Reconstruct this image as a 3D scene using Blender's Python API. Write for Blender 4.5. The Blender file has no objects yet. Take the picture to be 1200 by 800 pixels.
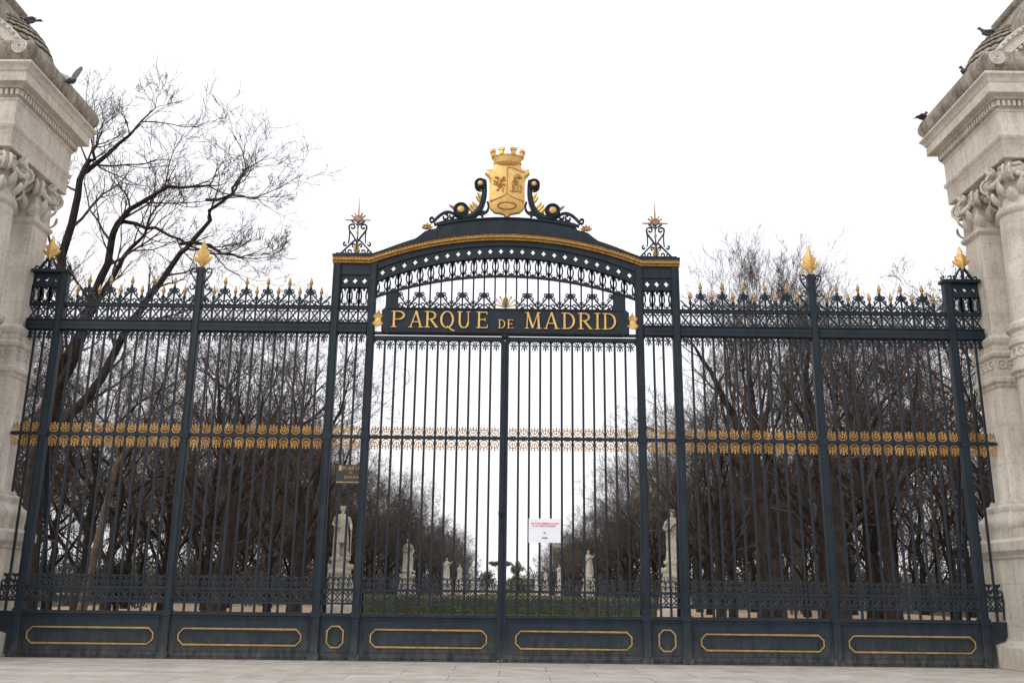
import bpy, bmesh, math, random
from mathutils import Vector, Matrix, Quaternion
PI = math.pi
R = math.radians
rnd = random.Random(7)
scene = bpy.context.scene
col = scene.collection

# ------------------------------------------------------------------ materials
def new_mat(name):
    m = bpy.data.materials.new(name); m.use_nodes = True
    nt = m.node_tree; nt.nodes.clear()
    out = nt.nodes.new('ShaderNodeOutputMaterial'); b = nt.nodes.new('ShaderNodeBsdfPrincipled')
    nt.links.new(b.outputs[0], out.inputs[0])
    return m, nt, b
def nd(nt, t, **kw):
    n = nt.nodes.new(t)
    for k, v in kw.items():
        if k in n.inputs: n.inputs[k].default_value = v
        else: setattr(n, k, v)
    return n
def coords(nt, scale=(1,1,1), kind='Object'):
    tc = nd(nt, 'ShaderNodeTexCoord'); mp = nd(nt, 'ShaderNodeMapping')
    mp.inputs['Scale'].default_value = scale
    nt.links.new(tc.outputs[kind], mp.inputs[0]); return mp.outputs[0]
def geo(nt, scale=(1,1,1)):
    g = nd(nt, 'ShaderNodeNewGeometry'); mp = nd(nt, 'ShaderNodeMapping')
    mp.inputs['Scale'].default_value = scale
    nt.links.new(g.outputs['Position'], mp.inputs[0]); return mp.outputs[0]
def noise(nt, vec, scale, detail=6, rough=.6):
    n = nd(nt, 'ShaderNodeTexNoise'); n.inputs['Scale'].default_value = scale
    n.inputs['Detail'].default_value = detail; n.inputs['Roughness'].default_value = rough
    nt.links.new(vec, n.inputs['Vector']); return n.outputs[0]
def ramp(nt, fac, stops):
    r = nd(nt, 'ShaderNodeValToRGB'); e = r.color_ramp.elements
    while len(e) < len(stops): e.new(.5)
    for i, (p, c) in enumerate(stops):
        e[i].position = p; e[i].color = (*c, 1) if len(c) == 3 else c
    nt.links.new(fac, r.inputs[0]); return r.outputs[0]
def mix(nt, fac, a, b, mode='MIX'):
    m = nd(nt, 'ShaderNodeMix', data_type='RGBA', blend_type=mode)
    for s, v in ((0, fac), (6, a), (7, b)):
        if hasattr(v, 'node'): nt.links.new(v, m.inputs[s])
        else: m.inputs[s].default_value = v if s == 0 else (*v, 1)
    return m.outputs[2]
def bump(nt, b, h, strength=.3, dist=.02):
    n = nd(nt, 'ShaderNodeBump'); n.inputs['Strength'].default_value = strength
    n.inputs['Distance'].default_value = dist
    nt.links.new(h, n.inputs['Height']); nt.links.new(n.outputs[0], b.inputs['Normal'])

M = {}
def mk_simple(key, c0, c1, scale=3, rough=.5, metal=0, bs=.15, bd=.01, bscale=25, spec=.5):
    m, nt, b = new_mat(key); v = geo(nt)
    c = ramp(nt, noise(nt, v, scale), [(.3, c0), (.7, c1)])
    nt.links.new(c, b.inputs['Base Color']); b.inputs['Roughness'].default_value = rough
    b.inputs['Metallic'].default_value = metal
    b.inputs['Specular IOR Level'].default_value = spec
    if bs: bump(nt, b, noise(nt, v, bscale), bs, bd)
    M[key] = m; return m
mk_simple('iron', (.005,.012,.021), (.011,.022,.033), 2.2, .5, 0, .12, .006, 30, .28)
def mk_iron():
    nt = M['iron'].node_tree; b = [n for n in nt.nodes if n.type == 'BSDF_PRINCIPLED'][0]
    src = b.inputs['Base Color'].links[0].from_socket
    g = nd(nt, 'ShaderNodeNewGeometry'); sp = nd(nt, 'ShaderNodeSeparateXYZ'); nt.links.new(g.outputs['Position'], sp.inputs[0])
    zr = ramp(nt, sp.outputs[2], [(0.0, (1,1,1)), (.10, (.6,.6,.6)), (.55, (.12,.12,.12)), (.9, (0,0,0))])
    n = ramp(nt, noise(nt, geo(nt, (1,1,.35)), 7, 7, .75), [(.36, (0,0,0)), (.66, (1,1,1))])
    f = mix(nt, 1.0, zr, n, 'MULTIPLY')
    c = mix(nt, f, src, (.13,.12,.105))
    # rust freckles and dulled, chalky paint
    r_ = ramp(nt, noise(nt, geo(nt), 16, 6, .8), [(.66, (0,0,0)), (.72, (.55,.55,.55))])
    c = mix(nt, r_, c, (.055,.035,.025))
    d = ramp(nt, noise(nt, geo(nt, (1.4,1.4,.3)), 3.2, 6, .7), [(.45, (0,0,0)), (.75, (.35,.35,.35))])
    c = mix(nt, d, c, (.036,.05,.065))
    nt.links.new(c, b.inputs['Base Color'])
mk_iron()
mk_simple('gilt', (.27,.165,.055), (.47,.30,.11), 7, .45, .45, .3, .008, 22)
mk_simple('gilt_worn', (.22,.11,.07), (.42,.25,.15), 8, .5, .5, .3, .008, 22)
mk_simple('gilt_deep', (.20,.10,.028), (.55,.32,.09), 2.6, .5, .45, .4, .008, 40)
mk_simple('gilt_bright', (.55,.34,.10), (.76,.50,.19), 5, .45, .45, .3, .01, 16)
mk_simple('gilt_old', (.20,.10,.025), (.52,.29,.07), 14, .5, .5, .5, .01, 30)
mk_simple('marble', (.36,.33,.28), (.62,.58,.51), 2.2, .8, 0, .4, .02, 9)
mk_simple('bark', (.012,.010,.009), (.042,.035,.029), 3.5, .95, 0, .8, .03, 9, .2)
mk_simple('pale_bark', (.045,.035,.026), (.13,.10,.07), 4, .9, 0, .6, .03, 8, .2)
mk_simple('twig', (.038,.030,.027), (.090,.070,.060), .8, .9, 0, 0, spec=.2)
mk_simple('twig_far', (.062,.054,.045), (.165,.14,.115), .25, .95, 0, 0, spec=.15)  # paler than twig; distance haze is put into this colour
mk_simple('pigeon_grey', (.05,.055,.075), (.16,.17,.21), 9, .7, 0, 0)
mk_simple('pigeon_dark', (.02,.022,.03), (.05,.055,.07), 9, .7, 0, 0)
mk_simple('pigeon_pale', (.25,.26,.29), (.42,.43,.45), 9, .7, 0, 0)
mk_simple('paper', (.72,.74,.82), (.80,.81,.87), 2, .7, 0, 0)
mk_simple('red_ink', (.65,.14,.16), (.7,.18,.2), 2, .8, 0, 0)
mk_simple('blue_ink', (.06,.10,.22), (.08,.12,.26), 2, .8, 0, 0)
mk_simple('sign_black', (.010,.012,.012), (.018,.02,.02), 2, .4, 0, 0)
mk_simple('leaf_hedge', (.05,.08,.015), (.24,.17,.04), 1.2, .8, 0, 0)
mk_simple('leaf_dark', (.012,.024,.010), (.04,.06,.022), 1.5, .8, 0, 0)
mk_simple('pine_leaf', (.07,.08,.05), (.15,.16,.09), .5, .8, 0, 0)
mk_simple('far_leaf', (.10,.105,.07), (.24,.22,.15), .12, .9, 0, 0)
mk_simple('brush', (.05,.043,.034), (.16,.136,.105), .6, .9, 0, 0)

def mk_stone():
    m, nt, b = new_mat('stone')
    v = geo(nt); n1 = noise(nt, v, 1.3, 8, .65)
    c = ramp(nt, n1, [(.28, (.45,.415,.36)), (.5, (.58,.55,.49)), (.72, (.66,.635,.58))])
    # vertical rain streaks
    s = noise(nt, geo(nt, (3.2, 3.2, .22)), 2.2, 6, .7)
    sr = ramp(nt, s, [(.34, (.70,.65,.58)), (.52, (1,1,1))])
    c = mix(nt, .55, c, sr, 'MULTIPLY')
    # fine blotches of lichen
    l = noise(nt, v, 11, 6, .75)
    lr = ramp(nt, l, [(.36, (.62,.58,.52)), (.5, (1,1,1))])
    c = mix(nt, .55, c, lr, 'MULTIPLY')
    sp = nd(nt, 'ShaderNodeSeparateXYZ'); nt.links.new(v, sp.inputs[0])
    mth = nd(nt, 'ShaderNodeMath', operation='PINGPONG'); mth.inputs[1].default_value = .46; nt.links.new(sp.outputs[2], mth.inputs[0])
    jt = ramp(nt, mth.outputs[0], [(0.0, (.62,.58,.52)), (.012, (1,1,1))])
    c = mix(nt, .7, c, jt, 'MULTIPLY')
    ds = ramp(nt, noise(nt, geo(nt, (2.1, 2.1, .12)), 3.1, 7, .75), [(.60, (1,1,1)), (.70, (.55,.51,.45))])
    c = mix(nt, .6, c, ds, 'MULTIPLY')
    nt.links.new(c, b.inputs['Base Color']); b.inputs['Roughness'].default_value = .9
    b.inputs['Specular IOR Level'].default_value = .25
    bump(nt, b, noise(nt, v, 14, 8, .7), .5, .015)
    M['stone'] = m
    m, nt, b = new_mat('stone_weathered')
    v = geo(nt); n1 = noise(nt, v, 2.3, 8, .7)
    c = ramp(nt, n1, [(.3, (.14,.125,.10)), (.5, (.32,.29,.245)), (.7, (.50,.47,.41))])
    s = noise(nt, geo(nt, (3, 3, .6)), 3, 6, .7)
    sr = ramp(nt, s, [(.36, (.5,.46,.40)), (.58, (1,1,1))])
    c = mix(nt, .8, c, sr, 'MULTIPLY')
    nt.links.new(c, b.inputs['Base Color']); b.inputs['Roughness'].default_value = .95
    bump(nt, b, noise(nt, v, 12, 8, .75), .8, .025)
    M['stone_weathered'] = m
mk_stone()

def mk_paving():
    m, nt, b = new_mat('paving')
    v = geo(nt)
    br = nd(nt, 'ShaderNodeTexBrick', offset=.5, squash=1.0)
    for k, x in (('Scale', 1.0), ('Mortar Size', .012), ('Mortar Smooth', .2), ('Bias', 0.), ('Brick Width', 1.9), ('Row Height', 1.15)):
        br.inputs[k].default_value = x
    br.inputs['Color1'].default_value = (.50,.48,.445,1); br.inputs['Color2'].default_value = (.57,.55,.51,1)
    br.inputs['Mortar'].default_value = (.27,.25,.22,1)
    nt.links.new(v, br.inputs['Vector'])
    n = ramp(nt, noise(nt, v, 1.7, 8, .7), [(.3, (.70,.68,.64)), (.65, (1.06,1.05,1.03))])
    c = mix(nt, .9, br.outputs[0], n, 'MULTIPLY')
    f = ramp(nt, noise(nt, v, 38, 5, .8), [(.33, (.62,.60,.57)), (.55, (1,1,1))])
    c = mix(nt, .8, c, f, 'MULTIPLY')
    st = ramp(nt, noise(nt, geo(nt, (.5, 1.3, 1)), 1.5, 8, .75), [(.48, (1,1,1)), (.62, (.72,.69,.65)), (.72, (.5,.47,.43))])
    c = mix(nt, .8, c, st, 'MULTIPLY')
    vo = nd(nt, 'ShaderNodeTexVoronoi'); vo.inputs['Scale'].default_value = 2.4; nt.links.new(v, vo.inputs['Vector'])
    gum = ramp(nt, vo.outputs['Distance'], [(.035, (.45,.43,.40)), (.06, (1,1,1))]); c = mix(nt, .8, c, gum, 'MULTIPLY')
    nt.links.new(c, b.inputs['Base Color']); b.inputs['Roughness'].default_value = .8
    bump(nt, b, noise(nt, v, 45, 6, .7), .5, .006)
    M['paving'] = m
mk_paving()
def mk_ground(key, stops, scale=.7, fine=12, bd=.02):
    m, nt, b = new_mat(key); v = geo(nt)
    c = ramp(nt, noise(nt, v, scale, 8, .7), stops)
    f = ramp(nt, noise(nt, v, fine, 6, .8), [(.35, (.62,.6,.56)), (.6, (1.05,1.05,1.05))])
    c = mix(nt, .8, c, f, 'MULTIPLY')
    nt.links.new(c, b.inputs['Base Color']); b.inputs['Roughness'].default_value = .95
    bump(nt, b, noise(nt, v, fine*2), .5, bd)
    M[key] = m
mk_ground('sand', [(.3, (.50,.34,.21)), (.7, (.66,.47,.31))])
mk_ground('leaf_litter', [(.3, (.045,.040,.018)), (.5, (.085,.065,.03)), (.7, (.06,.075,.022))], .5)
mk_ground('grass_ground', [(.3, (.05,.075,.018)), (.7, (.11,.12,.035))], .6)

# ------------------------------------------------------------------ mesh builder
class MB:
    def __init__(s): s.v = []; s.f = []; s.k = 0; s.smooth = None
    def j(s):
        s.k += 1; return ((s.k * 37) % 11) * .0006
    def add(s, vs, fs):
        o = len(s.v); s.v += [tuple(p) for p in vs]; s.f += [tuple(i+o for i in f) for f in fs]
    def box(s, x0, x1, y0, y1, z0, z1):
        if x0 > x1: x0, x1 = x1, x0
        s.add([(x0,y0,z0),(x1,y0,z0),(x1,y1,z0),(x0,y1,z0),(x0,y0,z1),(x1,y0,z1),(x1,y1,z1),(x0,y1,z1)],
              [(0,3,2,1),(4,5,6,7),(0,1,5,4),(1,2,6,5),(2,3,7,6),(3,0,4,7)]); return s
    def bbox(s, x0, x1, y0, y1, z0, z1, b=.015):
        # box with chamfered vertical edges
        p = [(x0+b,y0),(x1-b,y0),(x1,y0+b),(x1,y1-b),(x1-b,y1),(x0+b,y1),(x0,y1-b),(x0,y0+b)]
        n = 8
        s.add([(x,y,z0) for x,y in p]+[(x,y,z1) for x,y in p],
              [tuple(range(n-1,-1,-1)), tuple(range(n,2*n))]+[(i,(i+1)%n,n+(i+1)%n,n+i) for i in range(n)]); return s
    def prism(s, pts, y0, y1):
        n = len(pts)
        a = sum(pts[i][0]*pts[(i+1)%n][1]-pts[(i+1)%n][0]*pts[i][1] for i in range(n))
        if a < 0: pts = pts[::-1]
        s.add([(x,y0,z) for x,z in pts]+[(x,y1,z) for x,z in pts],
              [tuple(range(n)), tuple(range(2*n-1,n-1,-1))]+[((i+1)%n,i,n+i,n+(i+1)%n) for i in range(n)]); return s
    def ribbon(s, pts, w, y0, y1, closed=False, w1=None):
        # flat bar following a polyline in the XZ plane
        j = s.j(); y0 -= j; y1 += j
        n = len(pts); L = []
        for i in range(n):
            if closed: a = pts[i-1]; b = pts[(i+1)%n]
            else: a = pts[max(i-1,0)]; b = pts[min(i+1,n-1)]
            dx, dz = b[0]-a[0], b[1]-a[1]; l = math.hypot(dx,dz) or 1
            ww = w if w1 is None else w+(w1-w)*i/(n-1)
            if closed or 0 < i < n-1:
                p = pts[i]; q = pts[i-1]; ax, az = p[0]-q[0], p[1]-q[1]; al = math.hypot(ax,az) or 1
                c = abs((ax*dx+az*dz)/(al*l)); ww /= max(c, .6)
            L.append((pts[i][0]-dz/l*ww/2, pts[i][1]+dx/l*ww/2, pts[i][0]+dz/l*ww/2, pts[i][1]-dx/l*ww/2))
        vs = []; fs = []
        for a in L: vs += [(a[0],y0,a[1]),(a[2],y0,a[3]),(a[2],y1,a[3]),(a[0],y1,a[1])]
        m = n if closed else n-1
        for i in range(m):
            p = 4*i; q = 4*((i+1)%n)
            for k in range(4): fs.append((p+k, q+k, q+(k+1)%4, p+(k+1)%4))
        if not closed: fs += [(0,1,2,3),(4*n-1,4*n-2,4*n-3,4*n-4)]
        s.add(vs, fs); return s
    def tube(s, pts, rad, n=6, cap=True):
        if not hasattr(rad, '__len__'): rad = [rad]*len(pts)
        pts = [Vector(p) for p in pts]; vs = []; fs = []; u = None
        for i, p in enumerate(pts):
            d = (pts[min(i+1,len(pts)-1)]-pts[max(i-1,0)]).normalized()
            if u is None: u = d.orthogonal().normalized()
            else:
                u = (u-d*u.dot(d)); u = u.normalized() if u.length > 1e-6 else d.orthogonal().normalized()
            w = d.cross(u)
            for k in range(n):
                a = 2*PI*k/n; q = p+(u*math.cos(a)+w*math.sin(a))*rad[i]; vs.append((q.x,q.y,q.z))
        for i in range(len(pts)-1):
            for k in range(n):
                fs.append((i*n+k, i*n+(k+1)%n, (i+1)*n+(k+1)%n, (i+1)*n+k))
        if cap:
            fs.append(tuple(range(n-1,-1,-1))); m = (len(pts)-1)*n; fs.append(tuple(range(m,m+n)))
        s.add(vs, fs); return s
    def lathe(s, cx, cy, prof, n=24, sx=1, sy=1):
        vs = []; fs = []
        for r, z in prof:
            for k in range(n):
                a = 2*PI*k/n; vs.append((cx+r*sx*math.cos(a), cy+r*sy*math.sin(a), z))
        m = len(prof)
        for i in range(m-1):
            for k in range(n): fs.append((i*n+k, i*n+(k+1)%n, (i+1)*n+(k+1)%n, (i+1)*n+k))
        fs.append(tuple(range(n-1,-1,-1))); fs.append(tuple(range((m-1)*n, m*n)))
        s.add(vs, fs); return s
    def ylathe(s, cx, cz, prof, n=16):       # prof (r, y)
        vs = []; fs = []
        for r, y in prof:
            for k in range(n):
                a = 2*PI*k/n; vs.append((cx+r*math.cos(a), y, cz+r*math.sin(a)))
        m = len(prof)
        for i in range(m-1):
            for k in range(n): fs.append((i*n+k, (i+1)*n+k, (i+1)*n+(k+1)%n, i*n+(k+1)%n))
        fs.append(tuple(range(n))); fs.append(tuple(range(m*n-1, (m-1)*n-1, -1)))
        s.add(vs, fs); return s
    def ell(s, c, r, n=10, m=7, rot=None, fn=None):
        vs = []; fs = []; c = Vector(c)
        for i in range(m+1):
            t = PI*i/m
            for k in range(n):
                a = 2*PI*k/n; p = Vector((r[0]*math.sin(t)*math.cos(a), r[1]*math.sin(t)*math.sin(a), r[2]*math.cos(t)))
                if fn: p *= fn(t, a)
                if rot: p = rot @ p
                p += c; vs.append((p.x,p.y,p.z))
        for i in range(m):
            for k in range(n): fs.append((i*n+k, (i+1)*n+k, (i+1)*n+(k+1)%n, i*n+(k+1)%n))
        s.add(vs, fs); return s
    def sweep_rect(s, x0, x1, y0, y1, prof, caps=True):
        # moulding profile [(out, z)...] swept round a rectangle with mitred corners
        vs = []; fs = []
        for o, z in prof: vs += [(x0-o,y0-o,z),(x1+o,y0-o,z),(x1+o,y1+o,z),(x0-o,y1+o,z)]
        for i in range(len(prof)-1):
            for k in range(4): fs.append((i*4+k, i*4+(k+1)%4, (i+1)*4+(k+1)%4, (i+1)*4+k))
        if caps: fs.append((3,2,1,0)); q = 4*(len(prof)-1); fs.append((q,q+1,q+2,q+3))
        s.add(vs, fs); return s
    def leaf(s, base, d, up, L, W, curl=.4):
        # a curled, pointed leaf
        d = Vector(d).normalized(); up = Vector(up); up = (up-d*up.dot(d)).normalized(); sd = d.cross(up)
        b = Vector(base); vs = []; fs = []; ws = (.35, .9, 1, .65, .0)
        for i, w in enumerate(ws):
            t = i/4; c = b+d*L*t*math.cos(curl*t*.6)+up*L*curl*(math.sin(t*2.4)*.55)
            for q, h in ((-1, -.1), (0, .12), (1, -.1)):
                p = c+sd*W*.5*w*q+up*W*h; vs.append((p.x,p.y,p.z))
        for i in range(4):
            for k in range(2): fs.append((i*3+k, i*3+k+1, i*3+4+k, i*3+3+k))
        s.add(vs, fs); return s

W = {}
def link(o, parent, at):
    col.objects.link(o)
    at = Vector(at)
    if parent is not None:
        o.parent = parent; o.location = at-W[parent.name]
    else: o.location = at
    W[o.name] = at
    return o
def thing(name, label, cat, loc=(0,0,0), group=None):
    o = bpy.data.objects.new(name, None); o.empty_display_size = .3
    link(o, None, loc); o['label'] = label; o['category'] = cat
    if group: o['group'] = group
    return o
def obj(name, mb, mat, parent=None, at=None, sharp=35):
    if at is None: at = W[parent.name] if parent is not None else (0,0,0)
    at = Vector(at)
    me = bpy.data.meshes.new(name)
    me.from_pydata([(x-at.x, y-at.y, z-at.z) for x,y,z in mb.v], [], mb.f); me.update()
    me.materials.append(M[mat] if isinstance(mat, str) else mat)
    if sharp:
        for p in me.polygons: p.use_smooth = True
        me.set_sharp_from_angle(angle=R(sharp))
    return link(bpy.data.objects.new(name, me), parent, at)
def fixn(o):
    bm = bmesh.new(); bm.from_mesh(o.data); bmesh.ops.recalc_face_normals(bm, faces=bm.faces[:]); bm.to_mesh(o.data); bm.free(); return o
def inst(src, parent, at, name=None, label=None):
    o = src.copy(); o.name = name or src.name.split('.')[0]
    for k in list(o.keys()):
        if k in ('label', 'category', 'group', 'kind'): del o[k]
    if label: o['label'] = label
    o.parent = None; return link(o, parent, at)
def tag(o, label, cat, group=None):
    o['label'] = label; o['category'] = cat
    if group: o['group'] = group
    return o
def structure(o): o['kind'] = 'structure'; return o

def spiral(cx, cz, r0, r1, a0, a1, n=12):
    return [(cx+(r0+(r1-r0)*i/n)*math.cos(a0+(a1-a0)*i/n), cz+(r0+(r1-r0)*i/n)*math.sin(a0+(a1-a0)*i/n)) for i in range(n+1)]
def bez(p0, p1, p2, p3, n=8):
    o = []
    for i in range(n+1):
        t = i/n; u = 1-t
        o.append(tuple(u**3*a+3*u*u*t*b+3*u*t*t*c+t**3*d for a,b,c,d in zip(p0,p1,p2,p3)))
    return o

# ------------------------------------------------------------------ ironwork motifs (all in the XZ plane)
def oct_pts(x0, x1, z0, z1, c): return [(x0+c,z0),(x1-c,z0),(x1,z0+c),(x1,z1-c),(x1-c,z1),(x0+c,z1),(x0,z1-c),(x0,z0+c)]
def x_cell(mb, x0, x1, z0, z1, t=.028):
    y = .018; cx = (x0+x1)/2; h = z1-z0; w = x1-x0
    mb.ribbon([(x0,z0),(x1,z1)], t, -y, y); mb.ribbon([(x0,z1),(x1,z0)], t, -y, y)
    r = w*.17
    for sg in (-1, 1):
        mb.ribbon(spiral(cx+sg*r*1.05, z1-r*1.1, r, r*.35, PI/2, PI/2+sg*PI*1.5, 8), .018, -y, y)
        mb.ribbon(spiral(cx+sg*r*1.05, z0+r*1.1, r, r*.35, -PI/2, -PI/2-sg*PI*1.5, 8), .018, -y, y)
def lace_cell(mb, x0, x1, fz0, fz1):
    # lyre motif: bell shaped openings between stems, corner spandrels filled by volutes
    y = .02; w = x1-x0; cx = (x0+x1)/2; z0 = fz0(cx); z1 = fz1(cx); h = z1-z0
    def S(u, v):   # unit cell to place, following the slope of the band
        x = x0+u*w; a = fz0(x); b = fz1(x); return (x, a+v*(b-a))
    for sg in (-1, 1):
        m = lambda u: .5+sg*(u-.5)
        mb.ribbon([S(m(u), v) for u, v in bez((1,.0),(.93,.3),(.68,.30),(.74,.62))], .036, -y, y)
        mb.ribbon([S(m(u), v) for u, v in bez((.74,.62),(.76,.95),(1.0,.9),(.93,.68))], .03, -y, y)
        mb.ribbon([S(m(u), v) for u, v in bez((.5,.12),(.72,.0),(.86,.16),(.68,.24))], .022, -y, y)
        mb.ribbon([S(m(u), v) for u, v in bez((.5,.93),(.58,.99),(.64,.92),(.58,.86))], .018, -y, y)
        mb.prism([S(m(1.0), .99), S(m(.62), .99), S(m(.88), .88), S(m(1.0), .62)], -y-.003, y+.003)
    mb.ribbon([S(.5, .0), S(.5, .16)], .03, -y, y); mb.ribbon([S(.5, 1.), S(.5, .8)], .022, -y, y)
    for u in (0, 1): mb.ribbon([S(u, 0), S(u, 1)], .036, -y-.006, y+.006)
def hole_cell(mb, x0, x1, f0, f1, cx, cz, r, y0, y1):
    out = [(x1,(f0(x1)+f1(x1))/2),(x1,f1(x1)),(cx,f1(cx)),(x0,f1(x0)),(x0,(f0(x0)+f1(x0))/2),(x0,f0(x0)),(cx,f0(cx)),(x1,f0(x1))]
    inn = [(cx+(r if k%2==0 else r*.62)*math.cos(k*PI/4), cz+(r*1.05 if k%2==0 else r*.62)*math.sin(k*PI/4)) for k in range(8)]
    vs = [(x,y0,z) for x,z in out]+[(x,y0,z) for x,z in inn]+[(x,y1,z) for x,z in out]+[(x,y1,z) for x,z in inn]
    fs = []
    for k in range(8):
        n = (k+1)%8
        fs += [(k,8+k,8+n,n), (16+k,16+n,24+n,24+k), (8+k,24+k,24+n,8+n), (k,n,16+n,16+k)]
    mb.add(vs, fs)
def pendant(mb, cx, w, z):
    y = .018
    mb.ribbon([(cx, z), (cx, z-.24)], .02, -y, y)
    for sg in (-1, 1):
        mb.ribbon(spiral(cx+sg*w*.25, z-.085, w*.19, w*.07, PI/2, PI/2+sg*PI*1.6, 8), .022, -y, y)
        mb.ribbon(bez((cx+sg*w*.05, z-.12),(cx+sg*w*.12, z-.14),(cx+sg*w*.26, z-.16),(cx+sg*w*.24, z-.22), 5), .02, -y, y)
    for sg in (-1, 1): mb.prism([(cx+sg*w*.5, z), (cx+sg*w*.24, z), (cx+sg*w*.5, z-.09)], -y-.002, y+.002)
    mb.prism([(cx-.03, z-.17), (cx+.03, z-.17), (cx, z-.27)], -y-.003, y+.003)
def low_crest(mb, cx, w, z):
    y = .016
    mb.ribbon([(cx,z),(cx,z+.26)], .02, -y, y)
    for sg in (-1, 1):
        mb.ribbon(spiral(cx+sg*w*.24, z+.10, w*.2, w*.06, -PI/2, -PI/2-sg*PI*1.7, 9), .02, -y, y)
        mb.ribbon(bez((cx,z+.14),(cx+sg*.03,z+.28),(cx+sg*w*.34,z+.30),(cx+sg*w*.3,z+.2), 6), .02, -y, y)
def spear_crest(mb, x, w, z, tall):
    # volutes at the foot of a spear; tall spears carry a small pyramid of scrolls
    y = .02
    if tall:
        for sg in (-1, 1):
            mb.ribbon([(x+sg*w*.96, z+.03), (x+sg*.05, z+.30)], .034, -y, y)
            mb.ribbon(spiral(x+sg*w*.42, z+.245, .05, .016, PI/2, PI/2-sg*PI*1.6, 8), .024, -y, y)
            mb.ribbon(spiral(x+sg*w*.80, z+.15, .04, .015, PI/2, PI/2-sg*PI*1.6, 8), .022, -y, y)
            mb.ribbon([(x+sg*.02, z+.10), (x+sg*w*.5, z+.02)], .024, -y, y)
            mb.ribbon(spiral(x+sg*w*.30, z+.09, .07, .02, -PI/2, -PI/2+sg*PI*1.7, 9), .022, -y, y)
            mb.ribbon(spiral(x+sg*w*.66, z+.07, .055, .02, -PI/2, -PI/2-sg*PI*1.6, 9), .022, -y, y)
            mb.ribbon(spiral(x+sg*.075, z+.37, .055, .018, -PI/2, -PI/2+sg*PI*1.7, 9), .024, -y, y)
            mb.prism([(x+sg*.02, z+.27), (x+sg*.11, z+.33), (x+sg*.02, z+.42)], -y-.003, y+.003)
def ring_orn(mb, z0, up):
    # gilt open ring with a trident standing in it, origin at x = 0
    y = .010; s = 1 if up else -1; k = .74 if up else .86; Z = lambda v: z0+s*k*v
    mb.ribbon([(.096*math.cos(a*PI/8), Z(.118)+s*k*.105*math.sin(a*PI/8)) for a in range(16)], .021, -y, y, True)
    mb.ribbon([(0, Z(.10)), (0, Z(.28))], .019, -y-.004, y+.004)
    for sg in (-1, 1):
        mb.ribbon(bez((0, Z(.09)), (sg*.05, Z(.09)), (sg*.055, Z(.14)), (sg*.045, Z(.175)), 6), .019, -y, y)
        mb.ribbon(bez((sg*.05, Z(.20)), (sg*.085, Z(.21)), (sg*.095, Z(.26)), (sg*.06, Z(.285)), 5), .022, -y, y)
    mb.prism([(-.022, Z(.27)), (0, Z(.325)), (.022, Z(.27)), (0, Z(.24))], -y-.008, y+.008)
def palmette(mb, cx, z0, w, h):
    # gilded leaf finial: lobed outline with a raised midrib
    half = [(.03,0),(.11,.13),(.20,.22),(.34,.27),(.46,.36),(.47,.44),(.37,.40),(.24,.36),(.20,.39),(.31,.49),(.34,.60),(.26,.56),(.17,.49),(.15,.52),(.21,.61),(.19,.69),(.13,.65),(.12,.72),(.09,.84),(.0,1.0)]
    o = [(cx+u*w, z0+v*h) for u, v in half]+[(cx-u*w, z0+v*h) for u, v in half[-2::-1]]
    n = len(o); vs = [(x,-.02,z) for x,z in o]+[(x,.02,z) for x,z in o]
    rib = [(cx,-.075,z0+h*.1),(cx,-.085,z0+h*.35),(cx,-.07,z0+h*.65),(cx,-.025,z0+h*.98)]
    rb = [(cx,.075,z) for _,_,z in rib]
    b = 2*n; vs += rib+rb; fs = []
    def nearest(z): return min(range(4), key=lambda i: abs(rib[i][2]-z))
    for i in range(n):
        k = (i+1)%n; a = nearest(o[i][1]); c = nearest(o[k][1])
        if a == c: fs += [(i,k,b+a), (n+k,n+i,b+4+a)]
        else: fs += [(i,k,b+c,b+a), (n+k,n+i,b+4+a,b+4+c)]
        fs.append((k,i,n+i,n+k))
    mb.add(vs, fs)

# shared prototypes (hidden nowhere: first use takes the mesh)
def mesh_of(mb, name, mat, sharp=35):
    me = bpy.data.meshes.new(name); me.from_pydata(mb.v, [], mb.f); me.update(); me.materials.append(M[mat])
    for p in me.polygons: p.use_smooth = True
    me.set_sharp_from_angle(angle=R(sharp)); return me
def put(me, name, parent, at): return link(bpy.data.objects.new(name, me), parent, at)

b_ = MB(); ring_orn(b_, 0.04, True); RING_UP = mesh_of(b_, 'gilt_ornament', 'gilt_deep')
b_ = MB(); ring_orn(b_, -0.04, False); RING_DN = mesh_of(b_, 'gilt_ornament', 'gilt_deep')
def barmesh(z0, z1, r=.026):
    m = MB(); m.bbox(-r, r, -r, r, z0, z1, .008); return mesh_of(m, 'bar', 'iron')
def spearmesh():
    m = MB(); m.lathe(0, 0, [(.018,0),(.03,.015),(.034,.035),(.02,.05),(.042,.075),(.05,.10),(.044,.13),(.026,.19),(.010,.245),(.002,.27)], 10)
    return mesh_of(m, 'spearhead', 'gilt', 60)
SPEAR = spearmesh()
def shank(z0, z1):
    m = MB(); m.bbox(-.02, .02, -.02, .02, z0, z1-.06, .006); m.lathe(0, 0, [(.028,z1-.1),(.045,z1-.07),(.03,z1-.03),(.022,z1)], 10)
    return mesh_of(m, 'bar', 'iron', 60)

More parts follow.
